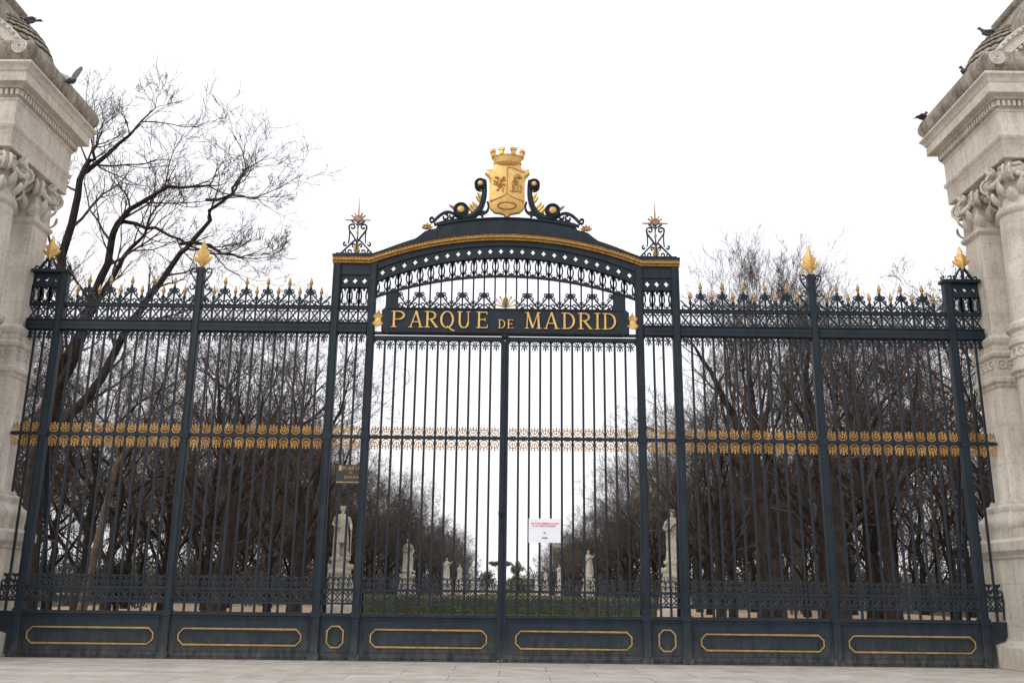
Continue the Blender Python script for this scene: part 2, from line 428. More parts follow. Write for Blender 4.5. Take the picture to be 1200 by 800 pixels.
def base_panel(parent, a, b, cut=.1, inset=.20, z0=.30, z1=.70):
    mb = MB(); mb.box(a, b, -.035, .035, .014, 1.0)
    mb.box(a, b, -.075, .075, .955, 1.03); mb.box(a, b, -.055, .055, .06, .16); mb.box(a, b, -.062, .062, .90, .925)
    mb.ribbon([(a+.06,.19),(b-.06,.19),(b-.06,.87),(a+.06,.87)], .022, -.045, -.02, True)
    p = obj('base_panel', mb, 'iron', parent)
    g = MB(); g.ribbon(oct_pts(a+inset, b-inset, z0, z1, cut), .03, -.056, -.03, True)
    obj('gilt_frame', g, 'gilt', p)
    g = MB(); g.ribbon(oct_pts(a+inset+.05, b-inset-.05, z0+.05, z1-.05, cut*.9), .02, -.046, -.03, True)
    obj('frame_moulding', g, 'iron', p)
    return p
def rails(parent, a, b, zs):
    for z, h, d in zs:
        mb = MB(); mb.box(a, b, -d, d, z-h/2, z+h/2); obj('rail', mb, 'iron', parent)
def lower_work(parent, a, b, n):
    c = (b-a)/n
    rails(parent, a, b, [(1.24,.045,.035),(1.54,.05,.04)])
    mb = MB()
    for i in range(n): x_cell(mb, a+c*i+.006, a+c*(i+1)-.006, 1.265, 1.515, .024)
    obj('lattice_band', mb, 'iron', parent)
    mb = MB()
    mb.box(a, b, -.02, .02, 1.564, 1.578)
    for i in range(n): low_crest(mb, a+c*(i+.5), c, 1.57)
    obj('scroll_cresting', mb, 'iron', parent)
def mid_work(parent, a, b, n):
    c = (b-a)/n
    rails(parent, a, b, [(5.10,.075,.045)])
    for i in range(n):
        put(RING_UP, 'gilt_ornament', parent, (a+c*(i+.5), 0, 5.10)); put(RING_DN, 'gilt_ornament', parent, (a+c*(i+.5), 0, 5.10))
def bars(parent, a, b, n, me):
    c = (b-a)/n
    for i in range(1, n): put(me, 'bar', parent, (a+c*i, 0, 0))
def pendants(parent, a, b, n, z):
    c = (b-a)/n; mb = MB(); mb.box(a, b, -.022, .022, z-.012, z-.001)
    for i in range(n): pendant(mb, a+c*(i+.5), c, z)
    obj('pendant_fringe', mb, 'iron', parent)
def xband(parent, a, b, n, z0=7.95, z1=8.28, stems=True):
    c = (b-a)/n; mb = MB()
    for i in range(n): x_cell(mb, a+c*i+.008, a+c*(i+1)-.008, z0, z1)
    for i in range(1, n): mb.box(a+c*i-.02, a+c*i+.02, -.028, .028, z0, z1)
    obj('lattice_band', mb, 'iron', parent)
def beam(parent, a, b, z0=7.68, z1=7.94):
    mb = MB()
    mb.box(a, b, -.09, .09, z0+.03, z1-.03); mb.box(a, b, -.12, .12, z1-.03, z1); mb.box(a, b, -.115, .115, z0, z0+.03)
    mb.box(a, b, -.1, -.085, (z0+z1)/2-.02, (z0+z1)/2+.02)
    obj('beam', mb, 'iron', parent)
BAR_SIDE = barmesh(1.0, 7.70); BAR_LEAF = barmesh(1.0, 7.55)
def post(parent, x, z1, w=.2, name='post'):
    mb = MB(); h = w/2
    mb.bbox(x-h, x+h, -h, h, 0.02, z1, .02)
    for s in (-1, 1):                     # flutes as raised fillets
        mb.box(x+s*h*.62-.012, x+s*h*.62+.012, -h-.012, -h+.01, 1.1, z1-.04)
    mb.bbox(x-h-.03, x+h+.03, -h-.03, h+.03, .0, .14, .01); mb.bbox(x-h-.02, x+h+.02, -h-.02, h+.02, .93, 1.06, .01)
    mb.bbox(x-h-.015, x+h+.015, -h-.015, h+.015, 5.02, 5.18, .01)
    return obj(name, mb, 'iron', parent)
def backstay(parent, x, z1, run, scroll=False):
    mb = MB(); mb.tube([(x, run, 0), (x, run*.95, .9), (x, .12, z1)], .055, 6)
    mb.bbox(x-.12, x+.12, run-.1, run+.1, 0, .1)
    if scroll:
        mb.tube([(x, run*.55, .9), (x, run*.4, 3)], .03, 5)
        for k in range(7):
            z = 1.5+k*.5; y = run*(.62-.05*k); r = .16-.012*k
            mb.tube([(x, y+r*math.cos(a*.6), z+r*1.3*math.sin(a*.6)) for a in range(10)], .018, 4)
    obj('backstay', mb, 'iron', parent)

# ------------------------------------------------------------------ central gateway
PI_IN, PI_OUT = 3.33, 4.24      # axes of the two posts of each flanking pier
gw = thing('iron_gateway', 'dark blue wrought iron archway with gilded coat of arms and a lettered name board', 'gateway')
for s in (-1, 1):
    post(gw, s*PI_IN, 9.47, .19); post(gw, s*PI_OUT, 9.47, .20)
    backstay(gw, s*PI_OUT, 6.9, .95); backstay(gw, s*PI_IN, 3.4, .8)
    a, b = sorted((s*(PI_IN+.10), s*(PI_OUT-.10)))
    base_panel(gw, a, b, .1, .17, .28, .74)
    lower_work(gw, a, b, 3); mid_work(gw, a, b, 3); bars(gw, a, b, 3, BAR_SIDE); pendants(gw, a, b, 3, 7.68)
    beam(gw, a, b); xband(gw, a, b, 3); rails(gw, a, b, [(8.32,.07,.05),(8.365,.02,.065)])
    mb = MB(); c = (b-a)/3
    for i in range(3): lace_cell(mb, a+c*i, a+c*(i+1), lambda x: 8.385, lambda x: 8.85)
    obj('lace_band', mb, 'iron', gw)
    mb = MB()
    for i in range(3):
        hole_cell(mb, a+c*i, a+c*(i+1), lambda x: 8.87, lambda x: 9.19, a+c*(i+.5), 9.03, .072, -.03, .03)
    mb.box(a, b, -.05, .05, 9.192, 9.47); mb.box(a, b, -.065, .065, 9.18, 9.215); mb.box(a, b, -.065, .065, 8.85, 8.88)
    obj('pierced_plate', mb, 'iron', gw)

def arcf(mid, rise, half=3.43):
    Rr = (half*half+rise*rise)/(2*rise)
    return lambda x: mid-Rr+math.sqrt(max(Rr*Rr-min(abs(x),half)**2, 0))
lace0 = arcf(9.22, .64); lace1 = arcf(9.68, .74); pl0 = arcf(9.71, .74); gold0 = arcf(10.13, .66)
NX = 24; X0 = PI_IN-.09; cw = 2*X0/NX
mb = MB()
for i in range(NX): lace_cell(mb, -X0+cw*i, -X0+cw*(i+1), lace0, lace1)
obj('lace_band', mb, 'iron', gw)
xs = [-X0+2*X0*i/48 for i in range(49)]
mb = MB()
mb.ribbon([(x, lace0(x)-.02) for x in xs], .05, -.05, .05); mb.ribbon([(x, lace1(x)+.015) for x in xs], .045, -.06, .06)
obj('arch_rib', mb, 'iron', gw)
mb = MB(); hl = lambda x: pl0(x)+.30
for i in range(NX):
    x = -X0+cw*(i+.5); hole_cell(mb, -X0+cw*i, -X0+cw*(i+1), pl0, hl, x, pl0(x)+.15, .07, -.03, .03)
mb.prism([(x, hl(x)+.002) for x in xs]+[(x, gold0(x)) for x in xs[::-1]], -.05, .05)
mb.ribbon([(x, hl(x)) for x in xs], .03, -.066, .066)
obj('arch_plate', mb, 'iron', gw)
# gilded cornice following the arch and turning flat over the piers
def cor(x):
    x = abs(x); return gold0(x) if x < 3.40 else gold0(3.40)
cx_ = [-4.36,-3.9,-3.40]+[x for x in xs if abs(x) < 3.3]+[3.40,3.9,4.36]
mb = MB()
mb.prism([(x, cor(x)) for x in cx_]+[(x, cor(x)+.05) for x in cx_[::-1]], -.11, .11)
mb.prism([(x, cor(x)+.052) for x in cx_]+[(x, cor(x)+.12) for x in cx_[::-1]], -.15, .15)
mb.prism([(x, cor(x)+.122) for x in cx_]+[(x, cor(x)+.15) for x in cx_[::-1]], -.17, .17)
crn = obj('gilt_cornice', mb, 'gilt_old', gw)
mb = MB(); x = -4.33
mb.prism([(x_, cor(x_)+.07) for x_ in cx_]+[(x_, cor(x_)+.10) for x_ in cx_[::-1]], -.156, -.13)
while x < 4.35:
    mb.box(x-.022, x+.022, -.172, -.13, cor(x)+.058, cor(x)+.112); x += .082
obj('bead_course', mb, 'gilt', crn)
mb = MB(); mb.prism([(x, cor(x)+.152) for x in cx_]+[(x, cor(x)+.205) for x in cx_[::-1]], -.20, .18)
for s in (-1, 1): mb.box(s*3.45, s*4.30, -.10, .10, 9.676, 9.75)
obj('cornice_cap', mb, 'iron', gw)
# crowning plate above the cornice, stepped at both ends
tp = arcf(10.74, .22, 1.78)
half = [(x, tp(x)) for x in [0,.3,.6,.9,1.2,1.5,1.76]]+[(1.80,10.44),(1.95,10.41),(2.08,10.36),(2.2,10.25),(2.32,10.16),(2.55,10.08),(2.8,9.985),(3.1,9.86),(3.3,9.77)]
low = [(x, gold0(x)+.20) for x in (3.3,2.8,2.2,1.6,1.0,.5,0)]
mb = MB()
mb.prism([(-x,z) for x,z in half[::-1]]+half[1:]+low+[(-x,z) for x,z in low[-2::-1]], -.06, .06)
mb.ribbon([(-x,z) for x,z in half[6::-1]]+half[1:7], .035, -.1, .1)
mb.box(-.008, .008, -.066, -.05, 10.35, 10.72)
obj('crown_plate', mb, 'iron', gw)

# bars above the name board
for i in range(1, NX):
    x = -X0+cw*i
    if lace0(x)-.04 > 8.40:
        m = MB(); m.bbox(x-.02, x+.02, -.02, .02, 8.33, lace0(x)-.03, .006); obj('bar', m, 'iron', gw)
mb = MB()
for k in range(1, 6):
    for s in (-1, 1):
        x = s*cw*2*k; spear_crest(mb, x, cw, 8.345, True)
mb.box(-3.0, 3.0, -.03, .03, 8.325, 8.35)
obj('scroll_cresting', mb, 'iron', gw)
mb = MB(); palmette(mb, 0, 8.33, .20, .45)
for s in (-1, 1):
    for k, (r_, a_) in enumerate(((.26, 15), (.30, 38), (.27, 62))):
        e = (s*r_*math.cos(R(a_)), 8.38+r_*1.15*math.sin(R(a_)))
        mb.ribbon([(s*.03, 8.38), ((e[0])*.6, 8.38+(e[1]-8.38)*.5), e], .022, -.03, -.01)
        mb.ribbon(spiral(e[0], e[1]-.02, .035, .012, PI/2, PI/2-s*PI*1.6, 7), .02, -.03, -.01)
obj('gilt_fleuron', mb, 'gilt', gw)

# name board
mb = MB()
mb.prism([(-3.06,7.72),(-2.90,7.655),(2.90,7.655),(3.06,7.72),(3.06,8.25),(2.96,8.325),(-2.96,8.325),(-3.06,8.25)], -.12, .06)
mb.ribbon([(-2.88,7.70),(2.88,7.70)], .035, -.15, -.11); mb.ribbon([(-2.92,8.295),(2.92,8.295)], .025, -.14, -.11)
mb.prism([(-.10,7.66),(.10,7.66),(.0,7.56)], -.14, .05)
mb.box(-3.235, 3.235, -.05, .05, 7.655, 7.715)
for s in (-1, 1):
    mb.prism([(s*3.0, lace0(3.0)-.03), (s*2.78, lace0(2.78)-.03), (s*2.62,8.32), (s*2.95,8.32)], -.032, .032)
nb = obj('name_board', mb, 'iron', gw)
for s in (-1, 1):
    mb = MB()
    palmette(mb, s*3.15, 8.02, .17, .28); mb.ell((s*3.15,-.05,7.99), (.11,.05,.15), 12, 8)
    for k in range(7):
        a = R(30+k*20); x = s*3.15; mb.leaf((x, -.06, 7.98), (math.cos(a)*.8, -.3, -math.sin(a)), (0,-1,0), .19, .08, .2)
        mb.leaf((x, -.06, 8.02), (math.cos(a)*.8, -.3, math.sin(a)), (0,-1,0), .17, .07, .2)
    obj('gilt_rosette', mb, 'gilt_bright', gw)

def letter(ch, x0, x1, z0, h):
    """classic serif capital drawn as strokes; T thick, t thin"""
    w = x1-x0; mb = MB(); T = h*.115; t = h*.05; S = h*.04
    P = lambda u, v: (x0+u*w, z0+v*h)
    def ln(a, b, k): mb.ribbon([P(*a), P(*b)], k, -.16, -.115)
    def ser(u, v, r=.17): ln((u-r*h/w, v), (u+r*h/w, v), S)
    def stem(u, k=T): ln((u, 0), (u, 1), k); ser(u, .025); ser(u, .975)
    def arc(cu, cv, ru, rv, a0, a1, kf, n=14):
        pts = []; 
        for i in range(n):
            aa = a0+(a1-a0)*i/n; ab = a0+(a1-a0)*(i+1)/n; am = (aa+ab)/2
            k = t+(T-t)*abs(math.cos(am))**1.2
            mb.ribbon([P(cu+ru*math.cos(aa), cv+rv*math.sin(aa)), P(cu+ru*math.cos(ab), cv+rv*math.sin(ab))], k, -.16, -.115)
    su = T/w*.9
    if ch == 'I': stem(.5)
    elif ch == 'P': stem(su); arc(.42, .73, .46, .24, -PI/2, PI/2, 0); ln((su,.97),(.45,.97),t); ln((su,.49),(.45,.49),t)
    elif ch == 'R':
        stem(su); arc(.40, .74, .40, .23, -PI/2, PI/2, 0); ln((su,.97),(.42,.97),t); ln((su,.51),(.42,.51),t)
        ln((.42,.51),(.93,.03),T*.95); ln((.80,.025),(1.06,.025),S)
    elif ch == 'D': stem(su); arc(.35, .5, .58, .47, -PI/2, PI/2, 0); ln((su,.97),(.38,.97),t); ln((su,.03),(.38,.03),t)
    elif ch == 'E':
        stem(su*1.1)
        for v, u in ((.97,.93),(.03,.98),(.52,.75)): ln((su,v),(u,v),t)
        ln((.92,.98),(.92,.82),S); ln((.97,.02),(.97,.22),S); ln((.75,.42),(.75,.62),S)
    elif ch == 'A':
        ln((.10,0),(.5,1),t*1.2); ln((.5,1),(.88,0),T); ln((.25,.34),(.72,.34),t); ser(.10,.025,.12); ser(.88,.025,.15)
    elif ch == 'M':
        ln((.12,0),(.17,1),t*1.1); ln((.17,1),(.5,.04),T); ln((.5,.04),(.84,1),t*1.1); ln((.84,1),(.90,0),T)
        ser(.12,.025,.12); ser(.90,.025,.14); ser(.12,.975,.1); ser(.88,.975,.1)
    elif ch == 'U':
        ln((.18,1),(.18,.35),T); ln((.85,1),(.85,.35),t*1.2); arc(.515,.36,.335,.35,PI,2*PI,0); ser(.18,.975,.15); ser(.85,.975,.12)
    elif ch == 'Q': arc(.5,.5,.46,.49,0,2*PI,0,24); mb.ribbon(bez(P(.5,.08),P(.7,.05),P(.85,-.2),P(1.1,-.16)), t*1.5, -.165, -.115)
    return mb
PX = lambda p: (p-592.0)/47.3
for ch, a, b in (('P',460,475.5),('A',480,495.5),('R',499,513),('Q',516.5,531.5),('U',536,551),('E',559,571.5)):
    obj('letter', letter(ch, PX(a), PX(b), 7.80, .42), 'gilt_bright', nb, sharp=0)
for ch, a, b in (('D',584.2,591.8),('E',594.6,601.3)): obj('letter', letter(ch, PX(a), PX(b), 7.80, .225), 'gilt_bright', nb, sharp=0)
for ch, a, b in (('M',615,633),('A',637.5,654),('D',659,673),('R',678,692.5),('I',697,702),('D',706.5,721)):
    obj('letter', letter(ch, PX(a), PX(b), 7.80, .42), 'gilt_bright', nb, sharp=0)

# coat of arms
sh = [(0,10.74),(.10,10.83),(.32,10.87),(.43,10.98),(.455,11.12),(.45,11.42),(.45,11.70),(.48,11.84),(.575,11.95),(.55,12.05),(.46,12.035),(.37,12.06),(.32,12.20),(0,12.26)]
out = sh+[(-x,z) for x,z in sh[-2:0:-1]]
mb = MB(); mb.prism(out, -.16, -.02)
n_ = len(out); cxv = (0, -.215, 11.45); ins = [(x*.82, -.205, 11.42+(z-11.42)*.86) for x, z in out]
mb.add([(x,-.1601,z) for x,z in out]+ins+[cxv], [(i,(i+1)%n_,n_+(i+1)%n_,n_+i) for i in range(n_)]+[(n_+i,n_+(i+1)%n_,2*n_) for i in range(n_)])
shield = fixn(obj('shield', mb, 'gilt_bright', gw))
mb = MB()
mb.ribbon([(0,12.07),(0,11.36)], .02, -.225, -.19)
mb.ribbon(bez((0,11.36),(-.12,11.24),(-.3,11.2),(-.43,11.14)), .025, -.222, -.17); mb.ribbon(bez((0,11.36),(.12,11.24),(.3,11.2),(.43,11.14)), .025, -.222, -.17)
mb.ribbon([(.02,12.06),(.1,12.08),(.25,12.02),(.38,11.96),(.46,11.95)], .018, -.215, -.17)
obj('field_line', mb, 'gilt_old', shield)
mb = MB()      # rampant winged beast on the left field
mb.ell((-.19,-.215,11.64), (.055,.03,.13), 10, 7, Matrix.Rotation(.35,3,'Y'))
mb.ell((-.25,-.215,11.78), (.045,.03,.04), 8, 6)
for p in ([(-.20,11.70),(-.28,11.66),(-.34,11.70)],[(-.20,11.66),(-.29,11.60),(-.35,11.62)],[(-.17,11.55),(-.22,11.46),(-.28,11.44)],[(-.16,11.56),(-.10,11.48),(-.12,11.41)],
          [(-.14,11.58),(-.08,11.62),(-.05,11.56)],[(-.17,11.70),(-.10,11.80),(-.05,11.79)],[(-.17,11.68),(-.08,11.74),(-.04,11.70)],[(-.26,11.80),(-.32,11.79)]):
    mb.ribbon(p, .03, -.235, -.19)
obj('beast_relief', mb, 'gilt_old', shield)
mb = MB()      # bear against a tree on the right field
mb.ell((.27,-.21,11.82), (.10,.035,.07), 10, 7); mb.ell((.21,-.21,11.79), (.05,.03,.04), 8, 6); mb.ell((.33,-.21,11.80), (.05,.03,.045), 8, 6)
mb.ribbon([(.27,11.78),(.27,11.45)], .025, -.23, -.18)
mb.ell((.16,-.215,11.60), (.042,.03,.11), 10, 7, Matrix.Rotation(-.2,3,'Y')); mb.ell((.19,-.215,11.73), (.035,.028,.03), 8, 6)
for p in ([(.17,11.66),(.25,11.68)],[(.17,11.62),(.25,11.61)],[(.14,11.52),(.13,11.44),(.18,11.42)],[(.18,11.53),(.21,11.45)]): mb.ribbon(p, .028, -.232, -.19)
mb.ribbon([(.06,11.42),(.38,11.40)], .02, -.225, -.17); mb.ribbon([(.33,11.6),(.37,11.52),(.33,11.45)], .022, -.225, -.17)
obj('bear_relief', mb, 'gilt_old', shield)
mb = MB()
mb.tube([(.23*math.cos(a*PI/12), -.205, 11.02+.095*math.sin(a*PI/12)) for a in range(25)], .022, 6)
for a in range(24):
    c_ = (.23*math.cos(a*PI/12), -.22, 11.02+.095*math.sin(a*PI/12)); mb.ell(c_, (.02,.02,.016), 6, 4)
obj('wreath_relief', mb, 'gilt_old', shield)
# mural crown
def crown_ring(mb, r0, r1, z0, z1, n=28, back=True):
    vs = []; fs = []
    for r, z in ((r0,z0),(r1,z1)):
        for k in range(n):
            a = 2*PI*k/n; vs.append((r*math.cos(a), -.08+r*.62*math.sin(a), z))
    for k in range(n): fs.append((k,(k+1)%n,n+(k+1)%n,n+k))
    mb.add(vs, fs)
mb = MB()
for a, b, c, d in ((.31,.34,12.17,12.20),(.34,.37,12.20,12.22),(.37,.35,12.22,12.25),(.35,.38,12.25,12.36),(.38,.41,12.36,12.38),(.41,.41,12.38,12.41),(.41,.38,12.41,12.42),(.36,.31,12.41,12.17)):
    crown_ring(mb, a, b, c, d)
crown = obj('mural_crown', mb, 'gilt_bright', gw)
for k in range(8):
    mb = MB()
    a = R(22.5+45*k); c0, s0 = math.cos(a), math.sin(a); tg = Vector((-s0, c0*.62, 0)).normalized(); nr = Vector((c0, s0*.62, 0)).normalized()
    for hw, r_, za, zb in ((.05,.395,12.40,12.52),(.08,.415,12.51,12.58)):
        c = Vector((r_*c0, -.08+r_*.62*s0, 0)); q = []
        for z in (za, zb):
            for u, v in ((-1,-1),(1,-1),(1,1),(-1,1)): p = c+tg*hw*u+nr*.035*v; q.append((p.x,p.y,z))
        mb.add(q, [(0,3,2,1),(4,5,6,7),(0,1,5,4),(1,2,6,5),(2,3,7,6),(3,0,4,7)])
    obj('turret', mb, 'gilt_bright', crown)
# volutes beside the shield
for s in (-1, 1):
    mb = MB(); X = lambda x: s*x
    body = [(X(x),z) for x,z in bez((1.22,10.78),(.78,10.62),(.50,11.1),(.60,11.78), 16)]
    mb.ribbon(body, .13, -.10, .05); mb.ribbon(body, .05, -.13, .05)
    for (vx, vz, r) in ((1.17,10.94,.20),(.69,11.66,.155)):
        mb.ylathe(X(vx), vz, [(r*.55,.07),(r,.07),(r,-.13),(r*.86,-.16),(r*.62,-.12)], 20)
    mb.ribbon([(X(x),z) for x,z in bez((.50,11.2),(.42,11.0),(.50,10.85),(.75,10.86))], .05, -.06, .04)
    mb.ribbon(spiral(X(.60), 10.88, .08, .03, -PI/2, -PI/2+s*PI*1.6), .035, -.06, .04)
    # trailing stem and its small volutes
    mb.ribbon([(X(x),z) for x,z in bez((1.30,10.80),(1.45,10.98),(1.65,10.95),(1.88,10.62))], .05, -.06, .04)
    mb.ribbon(spiral(X(1.58), 10.76, .10, .03, PI/2, PI/2+s*PI*1.7), .04, -.06, .04)
    mb.ribbon(spiral(X(1.90), 10.70, .08, .025, -PI/2, -PI/2+s*PI*1.6), .035, -.06, .04)
    mb.ribbon(spiral(X(1.42), 10.80, .09, .03, PI/2, PI/2+s*PI*1.7), .035, -.06, .04)
    mb.ribbon([(X(x),z) for x,z in bez((1.05,10.72),(1.3,10.70),(1.6,10.66),(1.85,10.55))], .05, -.06, .04)
    mb.ribbon(spiral(X(.86), 10.86, .08, .03, 0, s*PI*1.7), .035, -.06, .04)
    sc = fixn(obj('volute_scroll', mb, 'iron', gw))
    for (vx, vz, r) in ((1.17,10.94,.095),(.69,11.66,.07)): mb = MB(); mb.ell((X(vx),-.15,vz), (r,.04,r), 12, 7); obj('gilt_boss', mb, 'gilt_bright', sc)
    mb = MB()
    for k in range(9):
        t = k/8; bx, bz = body[2+int(t*11)]
        mb.leaf((bx, -.06, bz), (s*(.8-.2*t), -.1, .55+.35*t), (s*.3,-1,0), .34-.10*abs(t-.2), .10, .15)
    horn = MB(); horn.leaf((X(1.27), -.08, 10.92), (s*.8,0,.6), (0,-1,0), .28, .09, .15); obj('gilt_leaf', horn, 'gilt', sc)
    obj('gilt_feather', mb, 'gilt_bright', sc); mb = MB()
    for k in range(5):
        a = R(20+35*k); mb.leaf((X(2.02), -.06, 10.42), (s*math.cos(a), -.1, math.sin(a)*.9), (0,-1,0), .17, .09, .3)
    mb.ell((X(2.04),-.06,10.46), (.06,.05,.05), 8, 6)
    obj('gilt_leaf', mb, 'gilt', sc)
# pierced finials over the piers
for s in (-1, 1):
    c = s*3.79; mb = MB(); z = 9.735
    for q in (-1, 1):
        mb.ribbon([(c+q*.42, z), (c+q*.05, z+.40)], .036, -.02, .02)
        mb.ribbon([(c+x*q, z+h) for x, h in bez((.02,.34),(.10,.55),(.26,.62),(.22,.78),10)], .038, -.02, .02)
        mb.ribbon(spiral(c+q*.14, z+.74, .09, .03, 0 if q > 0 else PI, (0 if q > 0 else PI)+q*PI*1.9), .034, -.02, .02)
        mb.ribbon(bez((c+q*.22, z+.76),(c+q*.21, z+.6),(c+q*.19, z+.45),(c+q*.22, z+.30)), .03, -.02, .02)
        mb.ribbon(spiral(c+q*.30, z+.27, .055, .02, PI/2, PI/2-q*PI*1.6), .032, -.02, .02)
        for (ox, oz, r) in ((.30,.07,.06),(.16,.08,.07),(.08,.25,.05)):
            mb.ribbon(spiral(c+q*ox, z+oz, r, .02, -PI/2, -PI/2+q*PI*1.7), .03, -.02, .02)
        mb.ribbon([(c+q*.02, z+.80), (c+q*.17, z+.90)], .032, -.02, .02); mb.ribbon([(c+q*.02, z+.86), (c+q*.11, z+.95)], .02, -.02, .02)
    mb.ribbon([(c, z), (c, z+.9)], .032, -.022, .022)
    # same struts turned to the depth, so the pyramid has four arms
    for q in (-1, 1): mb.tube([(c, q*.12, z), (c, q*.03, z+.40)], .014, 5)
    f = obj('pier_finial', mb, 'iron', gw)
    mb = MB(); zz = z+.93
    mb.ribbon([(c+.12*math.cos(a*PI/8), zz+.12*math.sin(a*PI/8)) for a in range(16)], .024, -.02, .02, True)
    mb.ribbon([(c-.33, zz), (c-.02, zz)], .012, -.018, .018, w1=.05); mb.ribbon([(c+.33, zz), (c+.02, zz)], .012, -.018, .018, w1=.05)
    for a in (35, 62, 118, 145): mb.ribbon([(c, zz), (c+.22*math.cos(R(a)), zz+.22*math.sin(R(a)))], .03, -.018, .018)
    mb.tube([(c,0,zz-.1),(c,0,zz+.3),(c,0,zz+.62)], [.025,.018,.004], 6)
    obj('star', mb, 'gilt_worn', f)
    mb = MB(); mb.prism([(c,z+.42),(c+.05,z+.22),(c+.085,z+.10),(c,z+.02),(c-.085,z+.10),(c-.05,z+.22)], -.035, .035)
    mb.prism([(c,z+.72),(c+.035,z+.58),(c,z+.46),(c-.035,z+.58)], -.03, .03)
    obj('gilt_drop', mb, 'gilt', f)

# ------------------------------------------------------------------ the two leaves
for s, word in ((-1, 'left'), (1, 'right')):
    lf = thing('gate_leaf', ('left closed barred gate leaf, with no paper on it' if s < 0 else 'right closed barred gate leaf, with the white paper notice on it'), 'gate', (s*3.18,0,0), 'pair of central gate leaves')
    a, b = sorted((s*.085, s*3.225))
    base_panel(lf, a, b, .11, .25, .30, .68)
    lower_work(lf, a, b, 12); mid_work(lf, a, b, 12); bars(lf, a, b, 12, BAR_LEAF)
    rails(lf, a, b, [(7.56,.10,.05)]); pendants(lf, a, b, 12, 7.51)
    mb = MB(); x = s*.052; mb.bbox(x-.048, x+.048, -.06, .05, .05, 7.61, .01)
    if s > 0: mb.tube([(0,-.075,.1),(0,-.075,7.48)], .025, 8)
    obj('meeting_stile', mb, 'iron', lf)
    if s > 0:
        mb = MB(); mb.ell((-.06,-.1,3.33), (.05,.05,.09), 8, 6); obj('lock', mb, 'iron', lf)
        mb = MB(); mb.bbox(-.06,.08,-.12,.0,.0,.09,.02); obj('foot_bolt', mb, 'iron', lf)

